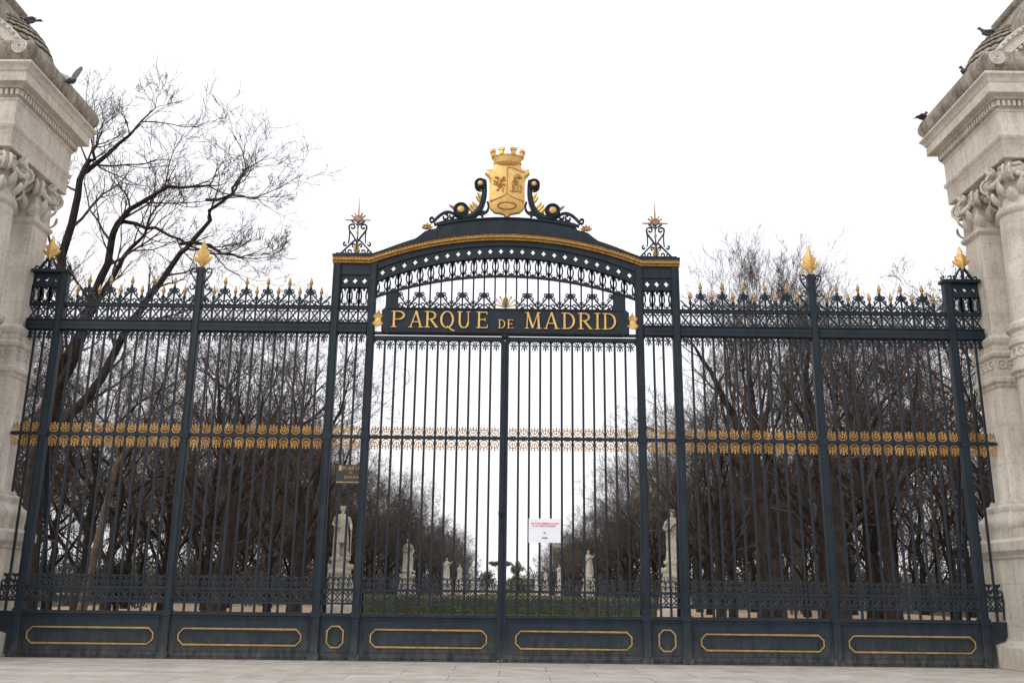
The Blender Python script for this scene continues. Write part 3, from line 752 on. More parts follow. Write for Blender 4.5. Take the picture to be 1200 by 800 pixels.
# ------------------------------------------------------------------ side railings
XM, XE, XW = 7.66, 11.06, 11.84
sh_tall = shank(8.36, 8.86); sh_low = shank(8.36, 8.62)
for s in (-1, 1):
    rl = thing('iron_railing', ('left' if s < 0 else 'right')+' wing of dark blue iron railing with gilded spearheads beside the arch', 'railing', (s*XM,0,0), 'railings either side of the gateway')
    post(rl, s*XM, 9.32, .19); post(rl, s*XE, 9.16, .20)
    backstay(rl, s*XE, 5.6, 1.25, True)
    nsp = 0
    for lo, hi, n in ((PI_OUT+.10, XM-.095, 12), (XM+.095, XE-.10, 12), (XE+.10, XW, 3)):
        a, b = sorted((s*lo, s*hi)); c = (b-a)/n; end = n == 3
        if not end: base_panel(rl, a, b, .11, .22 if hi < 8 else .17, .31, .66)
        else:
            mb = MB(); x0 = s*(XE+.10)
            mb.prism([(x0,.06),(s*11.27,.06),(s*11.27,.50),(s*11.50,.58),(s*11.56,.68),(s*11.58,1.0),(x0,1.0)], -.035, .035)
            obj('base_panel', mb, 'iron', rl)
            mb = MB()
            for q in range(3): mb.ribbon(spiral(s*(11.27+.11*q), 1.68-.05*abs(q-1), .09, .03, -PI/2, -PI/2+s*(1 if q else -1)*PI*1.7), .03, -.02, .02)
            obj('scroll_cheek', mb, 'iron', rl)
        if not end: lower_work(rl, a, b, n); bars(rl, a, b, n, BAR_SIDE)
        else:
            a2, b2 = sorted((s*lo, s*11.56)); lower_work(rl, a2, b2, 2)
            put(BAR_SIDE, 'bar', rl, (s*(lo+c), 0, 0))
            m = MB(); m.bbox(-.026,.026,-.026,.026,3.70,7.7,.008); obj('bar', m, 'iron', rl, (0,0,0)).location = Vector((s*(lo+2*c),0,0))-W[rl.name]
            m = MB(); m.ribbon([(s*11.54,1.03),(s*11.57,1.5)], .03, -.02, .02); obj('edge_bar', m, 'iron', rl)
        mid_work(rl, a, b, n); pendants(rl, a, b, n, 7.68); beam(rl, a, b); xband(rl, a, b, n)
        rails(rl, a, b, [(8.32,.06,.05),(8.362,.02,.065)])
        mb = MB()
        if not end:
            for i in range(1, n):
                x = a+c*i; tall = i % 2 == (0 if n == 12 else 1)
                o = put(sh_tall if tall else sh_low, 'spear', rl, (x,0,0))
                put(SPEAR, 'spearhead', o, (x,0,8.85 if tall else 8.61))
                spear_crest(mb, x, c, 8.372, tall)
            for xx, q in ((a, 1), (b, -1)):
                mb.ribbon(spiral(xx+q*.12, 8.45, .07, .02, -PI/2, -PI/2-q*PI*1.6), .022, -.02, .02)
                mb.ribbon([(xx+q*c*.9, 8.40),(xx+q*.03, 8.62)], .024, -.02, .02)
        else:
            for i in range(3): lace_cell(mb, a+c*i, a+c*(i+1), lambda x: 8.375, lambda x: 8.78)
        obj('scroll_cresting', mb, 'iron', rl)
    # box-like cap of the end bay
    a, b = sorted((s*(XE+.10), s*XW)); c = (b-a)/3; mb = MB()
    for i in range(3): hole_cell(mb, a+c*i, a+c*(i+1), lambda x: 8.80, lambda x: 9.14, a+c*(i+.5), 8.97, .06, -.03, .03)
    aa, bb = sorted((s*(XE-.14), s*(XW+.03)))
    mb.box(aa, bb, -.14, .14, 9.14, 9.22); mb.box(a, b, -.06, .06, 8.77, 8.82)
    for k in range(6):
        x = aa+(bb-aa)*(k+.5)/6; hgt = .12+.09*math.sin(PI*(k+.5)/6)
        mb.ribbon(spiral(x, 9.22+hgt*.5, .065, .02, -PI/2, -PI/2+(1 if k%2 else -1)*PI*1.6), .024, -.02, .02)
    xc = s*11.50
    for q in (-1, 1): mb.ribbon([(xc+q*.26, 9.22), (xc+q*.04, 9.56)], .04, -.03, .03)
    mb.ribbon([(xc, 9.2), (xc, 9.58)], .06, -.035, .035)
    obj('end_cap', mb, 'iron', rl)
    mb = MB(); palmette(mb, xc, 9.46, .46, .68); obj('gilt_finial', mb, 'gilt_bright', rl)
    mb = MB(); palmette(mb, s*XM, 9.28, .50, .82); obj('gilt_finial', mb, 'gilt_bright', rl)
    mb = MB(); x = s*XM
    for q in (-1, 1):
        mb.ribbon(spiral(x+q*.18, 9.25, .085, .03, 0 if q > 0 else PI, (0 if q > 0 else PI)+q*PI*1.8), .028, -.022, .022)
        mb.ribbon(bez((x+q*.265,9.24),(x+q*.24,9.1),(x+q*.10,9.0),(x+q*.10,8.9)), .028, -.022, .022)
        mb.ribbon(spiral(x+q*.21, 8.82, .09, .03, PI/2, PI/2+q*PI*1.8), .028, -.022, .022)
        mb.ribbon(bez((x+q*.30,8.80),(x+q*.30,8.65),(x+q*.12,8.62),(x+q*.12,8.5)), .028, -.022, .022)
        mb.ribbon(spiral(x+q*.20, 8.48, .08, .03, -PI/2, -PI/2-q*PI*1.8), .028, -.022, .022)
    obj('post_scroll', mb, 'iron', rl)

# ------------------------------------------------------------------ signs
def text_mesh(body, size, x, y, z, mat, parent, name='lettering', ext=.003):
    cu = bpy.data.curves.new('lettering', 'FONT'); cu.body = body; cu.size = size; cu.align_x = 'CENTER'; cu.align_y = 'CENTER'
    cu.extrude = ext; cu.resolution_u = 3
    o = bpy.data.objects.new('lettering', cu); col.objects.link(o)
    bpy.context.view_layer.update()
    me = bpy.data.meshes.new_from_object(o.evaluated_get(bpy.context.evaluated_depsgraph_get()))
    bpy.data.objects.remove(o); me.transform(Matrix.Rotation(PI/2, 4, 'X')); me.materials.clear(); me.materials.append(M[mat])
    return link(bpy.data.objects.new(name, me), parent, (x,y,z))
sg = thing('name_sign', 'small black sign with gold lettering hung on the bars left of the gate', 'sign', (-3.64,-.09,4.2))
mb = MB(); mb.box(-3.97,-3.33,-.075,-.05,3.96,4.42); obj('board', mb, 'sign_black', sg)
text_mesh('PUERTA', .12, -3.60, -.08, 4.33, 'gilt', sg); text_mesh('DE', .075, -3.62, -.08, 4.225, 'gilt', sg); text_mesh('ESPAÑA', .10, -3.60, -.08, 4.12, 'gilt', sg)
mb = MB(); mb.box(-3.95,-3.36,-.082,-.076,3.995,4.02); mb.prism([(-3.91,4.28),(-3.83,4.28),(-3.83,4.40),(-3.91,4.40)], -.082, -.076)
obj('gilt_edge', mb, 'gilt', sg)
pn = thing('paper_notice', 'white paper notice with red text tied to the bars of the right gate leaf', 'notice', (.98,-.06,2.94))
mb = MB(); m_, n_ = 6, 5; vs = []; fs = []
for i in range(m_+1):
    for k in range(n_+1):
        x = .61+.75*i/m_; z = 2.66+.555*k/n_; vs.append((x, -.045-.006*math.sin(i*1.3)-.004*math.sin(k*2), z))
for i in range(m_):
    for k in range(n_): q = i*(n_+1)+k; fs.append((q, q+n_+1, q+n_+2, q+1))
mb.add(vs, fs); mb.box(.61,1.36,-.038,-.034,2.66,3.215); obj('sheet', mb, 'paper', pn)
mb = MB()
rr = random.Random(3)
for z, x0, x1 in ((3.10,.67,1.30),(3.045,.70,1.22)):
    x = x0
    while x < x1: w = rr.uniform(.012,.03); mb.box(x, x+w, -.061, -.0605, z-.012, z+.012+rr.uniform(0,.006)); x += w+rr.choice((.006,.006,.02))
obj('red_lettering', mb, 'red_ink', pn)
mb = MB()
for z, x0, x1 in ((2.885,.96,1.0),(2.77,.92,1.04)):
    x = x0
    while x < x1: w = rr.uniform(.01,.03); mb.box(x, x+w, -.061, -.0605, z-.013, z+.013); x += w+.006
obj('emblem', mb, 'blue_ink', pn)

# ------------------------------------------------------------------ stone pillars
XC = 13.9          # axis of each pillar
def capital(mb, cx, cy, z0, z1, r, square, seed):
    """composite capital: bell, acanthus leaves, corner volutes, festoon and abacus"""
    rr = random.Random(seed); h = z1-z0
    if square: mb.sweep_rect(cx-r, cx+r, cy-r*.92, cy+r*.92, [(-.04,z0),(-.02,z0+h*.5),(.06,z0+h*.8)])
    else: mb.lathe(cx, cy, [(r*.98,z0),(r*.96,z0+h*.35),(r*1.04,z0+h*.6),(r*1.2,z0+h*.82)], 24)
    n = 16
    for k in range(n):
        a = 2*PI*k/n; q = 1/max(abs(math.cos(a)), abs(math.sin(a))) if square else 1
        q = min(q, 1.3); dx, dy = math.cos(a), math.sin(a)
        for lv, (zz, L, w) in enumerate(((z0+.0, .40, .26), (z0+.16, .44, .22))):
            if (k+lv) % 2: continue
            mb.leaf((cx+dx*r*q*.98, cy+dy*r*q*.98, zz), (dx*.28, dy*.28, 1), (dx, dy, 0), L, w, .55)
    for k in range(4):
        a = PI/4+k*PI/2; dx, dy = math.cos(a), math.sin(a); d = Vector((dx,dy,0)); q = r*1.38 if square else r*1.28
        c = Vector((cx,cy,z1-.33))+d*q; tg = Vector((-dy,dx,0))
        for side in (-1, 1):         # volute: spiral rope with a solid cheek
            o = c+tg*.07*side; pts = []
            for i in range(22):
                t = i/21; aa = PI/2-t*PI*4.1; rad = .215*(1-t*.82)
                p = o+d*rad*math.cos(aa)+Vector((0,0,rad*math.sin(aa))); pts.append(p)
            mb.tube(pts, [.045-.02*i/21 for i in range(22)], 5)
        pts = []; rot = Matrix(((d.x, tg.x, 0),(d.y, tg.y, 0),(0,0,1)))
        mb.ell(c, (.185,.085,.185), 14, 9, rot)
        # stalk of the volute from the middle of the face
        for sd in (-1, 1):
            f = d*.55+tg*.75*sd
            mb.tube([Vector((cx,cy,z1-.2))+f*r*.95, Vector((cx,cy,z1-.10))+(d*.8+tg*.35*sd)*r*1.25, c+Vector((0,0,.20))], [.04,.055,.05], 6)
    for k in range(4):               # festoon and mask on each face
        a = k*PI/2; d = Vector((math.cos(a),math.sin(a),0)); tg = Vector((-d.y,d.x,0)); f = r*1.06
        for i in range(9):
            t = (i-4)/4; p = Vector((cx,cy,z1-.32-.16*(1-t*t)))+d*(f+.07*(1-t*t))+tg*t*r*.78
            mb.ell(p, (.07+rr.uniform(0,.03),)*3, 8, 6)
        mb.ell(Vector((cx,cy,z1-.16))+d*(f+.10), (.12,.12,.13), 10, 7)
        for i in range(5):
            mb.leaf(Vector((cx,cy,z1-.18))+d*(f+.10), tg*(i-2)*.5+Vector((0,0,.5 if i%2 else -.4))+d*.3, d, .24, .11, .3)
    # abacus with hollow sides
    n = 8; vs = []; fs = []; R0 = r*1.45 if square else r*1.38
    pts = []
    for k in range(4):
        a0 = PI/4+k*PI/2; a1 = a0+PI/2; p0 = Vector((math.cos(a0),math.sin(a0)))*R0; p1 = Vector((math.cos(a1),math.sin(a1)))*R0
        tg = (p1-p0).normalized(); nrm = Vector((math.cos(a0+PI/4),math.sin(a0+PI/4)))
        for i in range(n):
            t = (i+.5)/n; pts.append(p0+tg*(.07+((p1-p0).length-.14)*i/(n-1))-nrm*.13*math.sin(PI*i/(n-1)))
    m = len(pts)
    for o, z in ((.94,z1-.13),(1,z1-.09),(1,z1-.05),(1.03,z1-.04),(1.03,z1)):
        vs += [(cx+p.x*o, cy+p.y*o, z) for p in pts]
    for j in range(4):
        for k in range(m): fs.append((j*m+k, j*m+(k+1)%m, (j+1)*m+(k+1)%m, (j+1)*m+k))
    fs.append(tuple(range(m-1,-1,-1))); mb.add(vs, fs)

def guilloche(mb, x0, x1, y, z0, z1, axis):
    """band of interlaced rings in relief along x (axis 0) or y (axis 1)"""
    L = x1-x0; n = max(2, int(L/.2)); c = L/n; r = (z1-z0)*.42
    for i in range(n):
        u = x0+c*(i+.5)
        pts = [(u+r*1.05*math.cos(a*PI/5), (z0+z1)/2+r*math.sin(a*PI/5)) for a in range(11)]
        P3 = [(p, y, z) if axis == 0 else (y, p, z) for p, z in pts]
        mb.tube(P3, .024, 4); mb.ell((u, y, (z0+z1)/2) if axis == 0 else (y, u, (z0+z1)/2), (.035,.035,.035), 6, 4)

def pillar(s):
    side = 'left' if s < 0 else 'right'
    pl = thing('stone_pillar', 'pale carved stone pillar with round columns and arched top at the '+side+' end of the railings', 'pillar', (s*XC, -.6, 0), 'stone pillars flanking the gate')
    def SX(a, b): return sorted((s*a, s*b))
    def fin(o):
        m = o.modifiers.new('Bevel', 'BEVEL'); m.width = .012; m.segments = 2; m.limit_method = 'ANGLE'; m.angle_limit = R(35); return o
    a, b = SX(11.62, 16.18)
    mb = MB(); mb.sweep_rect(a, b, -2.62, .98, [(.32,0),(.32,.47),(.22,.50),(.12,.56),(0,.60),(0,1.48),(-.008,1.487),(0,1.494),(0,2.38),(.05,2.42),(.06,2.48),(.12,2.53),(.17,2.57),(.17,2.76),(.12,2.80),(0,2.86)])
    fin(obj('plinth', mb, 'stone', pl))
    a, b = SX(11.87, 15.93)
    mb = MB(); mb.sweep_rect(a, b, -.34, .56, [(.24,2.80),(.26,3.08),(.29,3.14),(.30,3.22),(.27,3.30),(.20,3.36),(.15,3.46),(.17,3.54),(.16,3.60),(.06,3.66),(.05,3.72),(0,3.80),
        (0,6.40),(.03,6.43),(.04,6.50),(.10,6.55),(.10,6.64),(.05,6.68),(.03,6.82),(.03,7.14),(.08,7.18),(.09,7.27),(.04,7.31),(.03,7.46),(.09,7.54),(.10,7.64),(.04,7.69),(-.04,7.74),
        (-.05,10.34),(-.01,10.37),(.03,10.42),(.03,10.50),(-.04,10.54),(-.05,11.62)])
    pr = fin(obj('pier', mb, 'stone', pl))
    mb = MB(); guilloche(mb, a+.05, b-.05, -.375, 6.86, 7.12, 0); guilloche(mb, -.32, .54, s*11.84, 6.86, 7.12, 1)
    for i in range(26): u = a+.04+i*.155; mb.box(u, u+.09, -.395, -.33, 6.46, 6.53)
    obj('guilloche_band', mb, 'stone', pr)
    mb = MB(); capital(mb, s*12.38, .11, 10.54, 11.62, .47, True, 3); obj('capital', mb, 'stone', pr)
    mb = MB(); capital(mb, s*15.42, .11, 10.54, 11.62, .47, True, 4); obj('capital', mb, 'stone', pr)
    for k, cx in enumerate((12.36, 15.44)):
        cx *= s; cy = -1.47; mb = MB()
        mb.sweep_rect(cx-.74, cx+.74, cy-.74, cy+.74, [(0,2.80),(0,3.06)])
        mb.lathe(cx, cy, [(.70,3.06),(.74,3.11),(.75,3.18),(.71,3.26),(.64,3.29),(.61,3.36),(.64,3.42),(.67,3.47),(.65,3.53),(.60,3.56),(.58,3.62),(.565,3.80),(.56,6.40),
            (.60,6.43),(.60,6.50),(.67,6.56),(.67,6.64),(.60,6.68),(.59,6.84),(.59,7.14),(.65,7.18),(.66,7.27),(.60,7.31),(.59,7.46),(.66,7.54),(.67,7.64),(.60,7.69),(.535,7.75),
            (.53,8.6),(.50,10.32),(.54,10.36),(.57,10.42),(.56,10.49),(.50,10.54),(.49,10.7)], 40)
        c = obj('column', mb, 'stone', pl)
        mb = MB()
        for i in range(18):
            a_ = 2*PI*i/18; dx, dy = math.cos(a_), math.sin(a_); tx, ty = -dy, dx; zc = 6.99
            mb.tube([(cx+dx*.60+tx*.105*math.cos(q*PI/5), cy+dy*.60+ty*.105*math.cos(q*PI/5), zc+.11*math.sin(q*PI/5)) for q in range(11)], .022, 4)
        obj('guilloche_band', mb, 'stone', c)
        mb = MB(); capital(mb, cx, cy, 10.60, 11.62, .49, False, 7+k); obj('capital', mb, 'stone', c)
    a, b = SX(11.77, 16.03)
    mb = MB(); mb.sweep_rect(a, b, -2.05, .85, [(-.3,11.60),(0,11.62),(0,12.06),(.02,12.09),(.05,12.13),(.06,12.20),(.01,12.24),(0,12.27),(0,12.80),(.03,12.83),(.04,12.88)])
    en = fin(obj('entablature', mb, 'stone', pl))
    mb = MB(); z0, z1 = 12.92, 13.06
    def row(u0, u1, fixed, axis):
        n = int((u1-u0)/.125); st = (u1-u0)/n
        for i in range(n):
            u = u0+st*(i+.22); v = u+st*.56
            if axis == 0: mb.box(u, v, fixed-.10, fixed+.02, z0, z1)
            else: mb.box(fixed-.06, fixed+.06, u, v, z0, z1)
    row(a-.08, b+.08, -2.07, 0); row(a-.08, b+.08, .95, 0); row(-2.12, .92, s*11.77-s*.06, 1)
    obj('dentil_course', mb, 'stone', en)
    mb = MB(); mb.sweep_rect(a, b, -2.05, .85, [(.0,12.881),(.03,12.90),(.03,13.07),(.12,13.10),(.14,13.15),(.30,13.17),(.30,13.20),(.29,13.42),(.31,13.44),(.33,13.47),(.34,13.52),(.38,13.57),(.42,13.60),(.42,13.66),(.37,13.69)])
    fin(obj('cornice', mb, 'stone', pl))
    mb = MB(); mb.sweep_rect(a, b, -2.05, .85, [(.34,13.681)]+[(.12+.30*math.cos(t), 13.99+.33*math.sin(t)) for t in [R(-70+16*i) for i in range(11)]]+[(-.3,14.33),(-1.0,14.36)])
    obj('roof_roll', mb, 'stone_weathered', pl)
    # arched pediments, front and on the flank facing the gate
    def pediment(front):
        mb = MB(); tm = MB()
        half, H = (2.40, 1.33) if front else (1.66, 1.0)
        Ro = (half*half+H*H)/(2*H); cz = 13.98+H-Ro; a0 = math.asin(half/Ro)
        N = 28; levels = [(0,-.0),(0,-.10),(-.05,-.13),(-.10,-.13),(-.12,-.05),(-.34,-.05),(-.36,.02),(-.36,.22)]   # (radial, forward)
        vs = []; fs = []
        def P(u, z, y):
            return (s*XC+u, y, z) if front else (s*y, -.6+u, z)
        for i in range(N+1):
            a_ = -a0+2*a0*i/N
            vs.append(P(Ro*math.sin(a_), cz+Ro*math.cos(a_), -1.75 if front else 12.25))
            for dr, f in levels:
                r_ = Ro+dr; y = (-2.34+f) if front else (11.53+f)
                vs.append(P(r_*math.sin(a_), cz+r_*math.cos(a_), y))
        L = len(levels)+1
        for i in range(N):
            for k in range(L-1): fs.append((i*L+k, (i+1)*L+k, (i+1)*L+k+1, i*L+k+1))
        mb.add(vs, fs)
        for i in range(1, 30):
            a_ = -a0*.93+2*a0*.93*i/30
            for rr_, sz, f in ((Ro-.055, .04, -.15), (Ro-.40, .055, -.02)):
                u, z = rr_*math.sin(a_), cz+rr_*math.cos(a_)
                if z < 14.02: continue
                p = P(u, z, (-2.34+f) if front else (11.53+f)); mb.ell(p, (sz,sz,sz*.9), 6, 4)
        for q in (-1, 1):
            u = q*(half-.20)
            for tt in range(3):
                pts = [P(u+(.17-.055*tt)*math.cos(k*PI/6), 14.03+(.17-.055*tt)*math.sin(k*PI/6), (-2.46) if front else 11.41) for k in range(13)]
                mb.tube(pts, .028, 5)
            c0 = P(u, 14.03, -2.36 if front else 11.51); mb.ell(c0, (.19,.09,.19) if front else (.09,.19,.19), 14, 8)
        o = fixn(obj('arched_pediment', mb, 'stone', pl))
        # tympanum wall with scrolls
        r_ = Ro-.36; aa = math.acos((13.98-cz)/r_); out = [(r_*math.sin(-aa+2*aa*i/20), cz+r_*math.cos(-aa+2*aa*i/20)) for i in range(21)]
        yf, yb = (-2.14, -1.8) if front else (11.73, 12.2)
        n = len(out); tm.add([P(u,z,yf) for u,z in out]+[P(u,z,yb) for u,z in out], [tuple(range(n)), tuple(range(2*n-1,n-1,-1))]+[((i+1)%n,i,n+i,n+(i+1)%n) for i in range(n)])
        yy = yf-.03
        for q in (-1, 1):
            for (u, z, r0, a_, b_) in ((1.35,14.22,.2,0,PI*2.6),(.85,14.4,.26,PI,-PI*1.6),(.35,14.5,.22,0,PI*2.4)):
                if not front: u *= .68; r0 *= .75
                tm.tube([P(q*x, zz, yy) for x, zz in spiral(u, z, r0, .04, a_, b_, 18)], [.04-.0015*i for i in range(19)], 5)
                tm.ell(P(q*u, z, yy), (.06,.06,.06), 8, 6)
            for k in range(4):
                u = .5+k*.35
                if not front: u *= .68
                tm.leaf(P(q*u, 14.03, yy), (P(q*.4,1,0)[0]-P(0,0,0)[0] if front else 0, 0 if front else q*.4, 1), (0,-1,0) if front else (-s,0,0), .28, .13, .3)
        fixn(obj('tympanum', tm, 'stone', o))
    pediment(True)
    # dome of overlapping stone scales
    mb = MB(); cx, cy = s*XC, -.6
    rx, ry, rz = 2.0, 1.42, 1.95; vs = []; fs = []
    def dp(t, u, k=1.0): return Vector((cx+rx*math.sin(t)*math.cos(u)*k, cy+ry*math.sin(t)*math.sin(u)*k, 14.2+rz*math.cos(t)*k))
    n = 48
    for i in range(13):
        for k in range(n): p = dp(PI/2*(1-.93*i/12), 2*PI*k/n); vs.append((p.x,p.y,p.z))
    for i in range(12):
        for k in range(n): fs.append((i*n+k, i*n+(k+1)%n, (i+1)*n+(k+1)%n, (i+1)*n+k))
    mb.add(vs, fs)
    for i in range(13):
        t = PI/2*(1-i/14); cols = 46
        for k in range(cols):
            u = 2*PI*(k+.5*(i%2))/cols
            p = dp(t, u, 1.01); e1 = (dp(t, u+.01)-dp(t, u-.01)).normalized(); e2 = (dp(t-.01, u)-dp(t+.01, u)).normalized(); e3 = e1.cross(e2)
            e2 = (e2-e3*.28).normalized(); rot = Matrix((e1, e2, e3)).transposed()
            mb.ell(p, (.13*max(math.sin(t),.3), .15, .045), 8, 5, rot)
    obj('scaled_dome', mb, 'stone_weathered', pl, sharp=60)
    # crowning block above the arch
    mb = MB(); x0, x1 = SX(XC-.62, XC+.62)
    mb.sweep_rect(x0, x1, -1.35, -.15, [(.55,15.2),(.50,15.55),(.44,15.62),(.40,15.70),(.22,16.15),(.10,16.34),(.16,16.38),(.20,16.44),(.20,16.52),(.12,16.58),(-.2,16.66),(-.62,17.3)])
    cb = fin(obj('crest_block', mb, 'stone_weathered', pl))
    mb = MB()
    for q in (-1, 1): mb.tube([(cx+q*.78,-1.70,15.72),(cx+q*.5,-1.56,16.2),(cx+q*.2,-1.52,16.33),(cx,-1.5,16.36)], .06, 6)
    mb.ell((cx,-1.6,16.0), (.25,.12,.3), 12, 8)
    obj('crest_moulding', mb, 'stone', cb)
for s in (-1, 1): pillar(s)

# ------------------------------------------------------------------ pigeons
def pigeon(loc, yaw, label, mat='pigeon_grey', flying=False, pitch=0.0, crouch=0):
    t = thing('pigeon', label, 'pigeon', loc, 'pigeons on and around the pillars')
    rot = Matrix.Rotation(yaw, 3, 'Z') @ Matrix.Rotation(pitch, 3, 'Y')
    # one lofted body from beak to tail base, bird faces +x
    prof = [(.215,.155,.003),(.195,.158,.008),(.188,.165,.020),(.165,.172,.030),(.140,.166,.031),(.120,.145,.032),(.100,.118,.042),(.065,.095,.058),(.01,.08,.068),(-.05,.075,.060),(-.10,.07,.042),(-.14,.065,.022),(-.16,.062,.008)]
    mb = MB(); n = 10; vs = []; fs = []
    L = Vector(loc)
    def T(p): q = rot @ (Vector(p)*1.35)+L; return (q.x,q.y,q.z)
    for x, z, r in prof:
        for k in range(n): a = 2*PI*k/n; vs.append(T((x, r*.9*math.cos(a), z+r*math.sin(a))))
    for i in range(len(prof)-1):
        for k in range(n): fs.append((i*n+k, i*n+(k+1)%n, (i+1)*n+(k+1)%n, (i+1)*n+k))
    mb.add(vs, fs)
    # tail fan
    mb.add([T(p) for p in ((-.12,-.022,.072),(-.12,.022,.072),(-.27,.045 if not flying else .08,.055),(-.27,-.045 if not flying else -.08,.055),(-.12,-.022,.058),(-.12,.022,.058),(-.27,.045,.05),(-.27,-.045,.05))],
           [(0,1,2,3),(7,6,5,4),(0,4,5,1),(1,5,6,2),(2,6,7,3),(3,7,4,0)])
    body = fixn(obj('body', mb, mat, t, sharp=60))
    mb = MB()
    for q in (-1, 1):
        if flying:
            o = [(.07,.05,.11),(.10,.16,.20),(.07,.27,.27),(-.03,.33,.29),(-.09,.25,.24),(-.12,.15,.16),(-.08,.05,.10)]
            pts = [(x, q*y, z) for x, y, z in o]; pts2 = [(x, q*y, z-.012) for x, y, z in o]; m = len(o)
            mb.add([T(p) for p in pts]+[T(p) for p in pts2], [tuple(range(m)), tuple(range(2*m-1,m-1,-1))]+[(i,(i+1)%m,m+(i+1)%m,m+i) for i in range(m)])
        else:
            for j, (xc, ln) in enumerate(((-.02,.115),(-.09,.09))):
                vs = []
                mb.ell(T((xc, q*(.052-.018*j), .095-.012*j)), (ln*1.35,.022,(.036-.01*j)*1.35), 10, 6, rot @ Matrix.Rotation(.12,3,'Y'))
    obj('wing', fixn_mb(mb), 'pigeon_dark' if not flying else 'pigeon_pale', t, sharp=50)
    mb = MB()
    for q in (-1, 1):
        f = T((.01, q*.03, .0)); mb.tube([T((.0, q*.03, .04)), f], .005, 5)
        for a in (-.5, 0, .5): mb.tube([f, T((.035, q*.03+a*.03, -.002))], .004, 4)
    obj('feet', mb, 'gilt_worn', t)
    return t
def fixn_mb(mb): return mb
pigeon((-12.50,-.85,15.66), PI*.96, 'grey pigeon perched on the scaled dome of the left pillar', pitch=.05)
pigeon((-11.28,-.55,14.10), 1.2, 'pigeon with raised pale wings landing beside the left pillar', 'pigeon_dark', True, -.5)
pigeon((12.46,-.85,15.62), PI*1.02, 'grey pigeon standing high on the scaled dome of the right pillar')
pigeon((11.77,-.75,14.52), PI*.62, 'dark hunched pigeon below the dome on the right pillar, midmost of three', 'pigeon_dark', pitch=-.5)
pigeon((11.40,.95,14.16), .5, 'dark pigeon on the outer edge of the right pillar cornice, lowest of three', 'pigeon_dark', pitch=-.25)

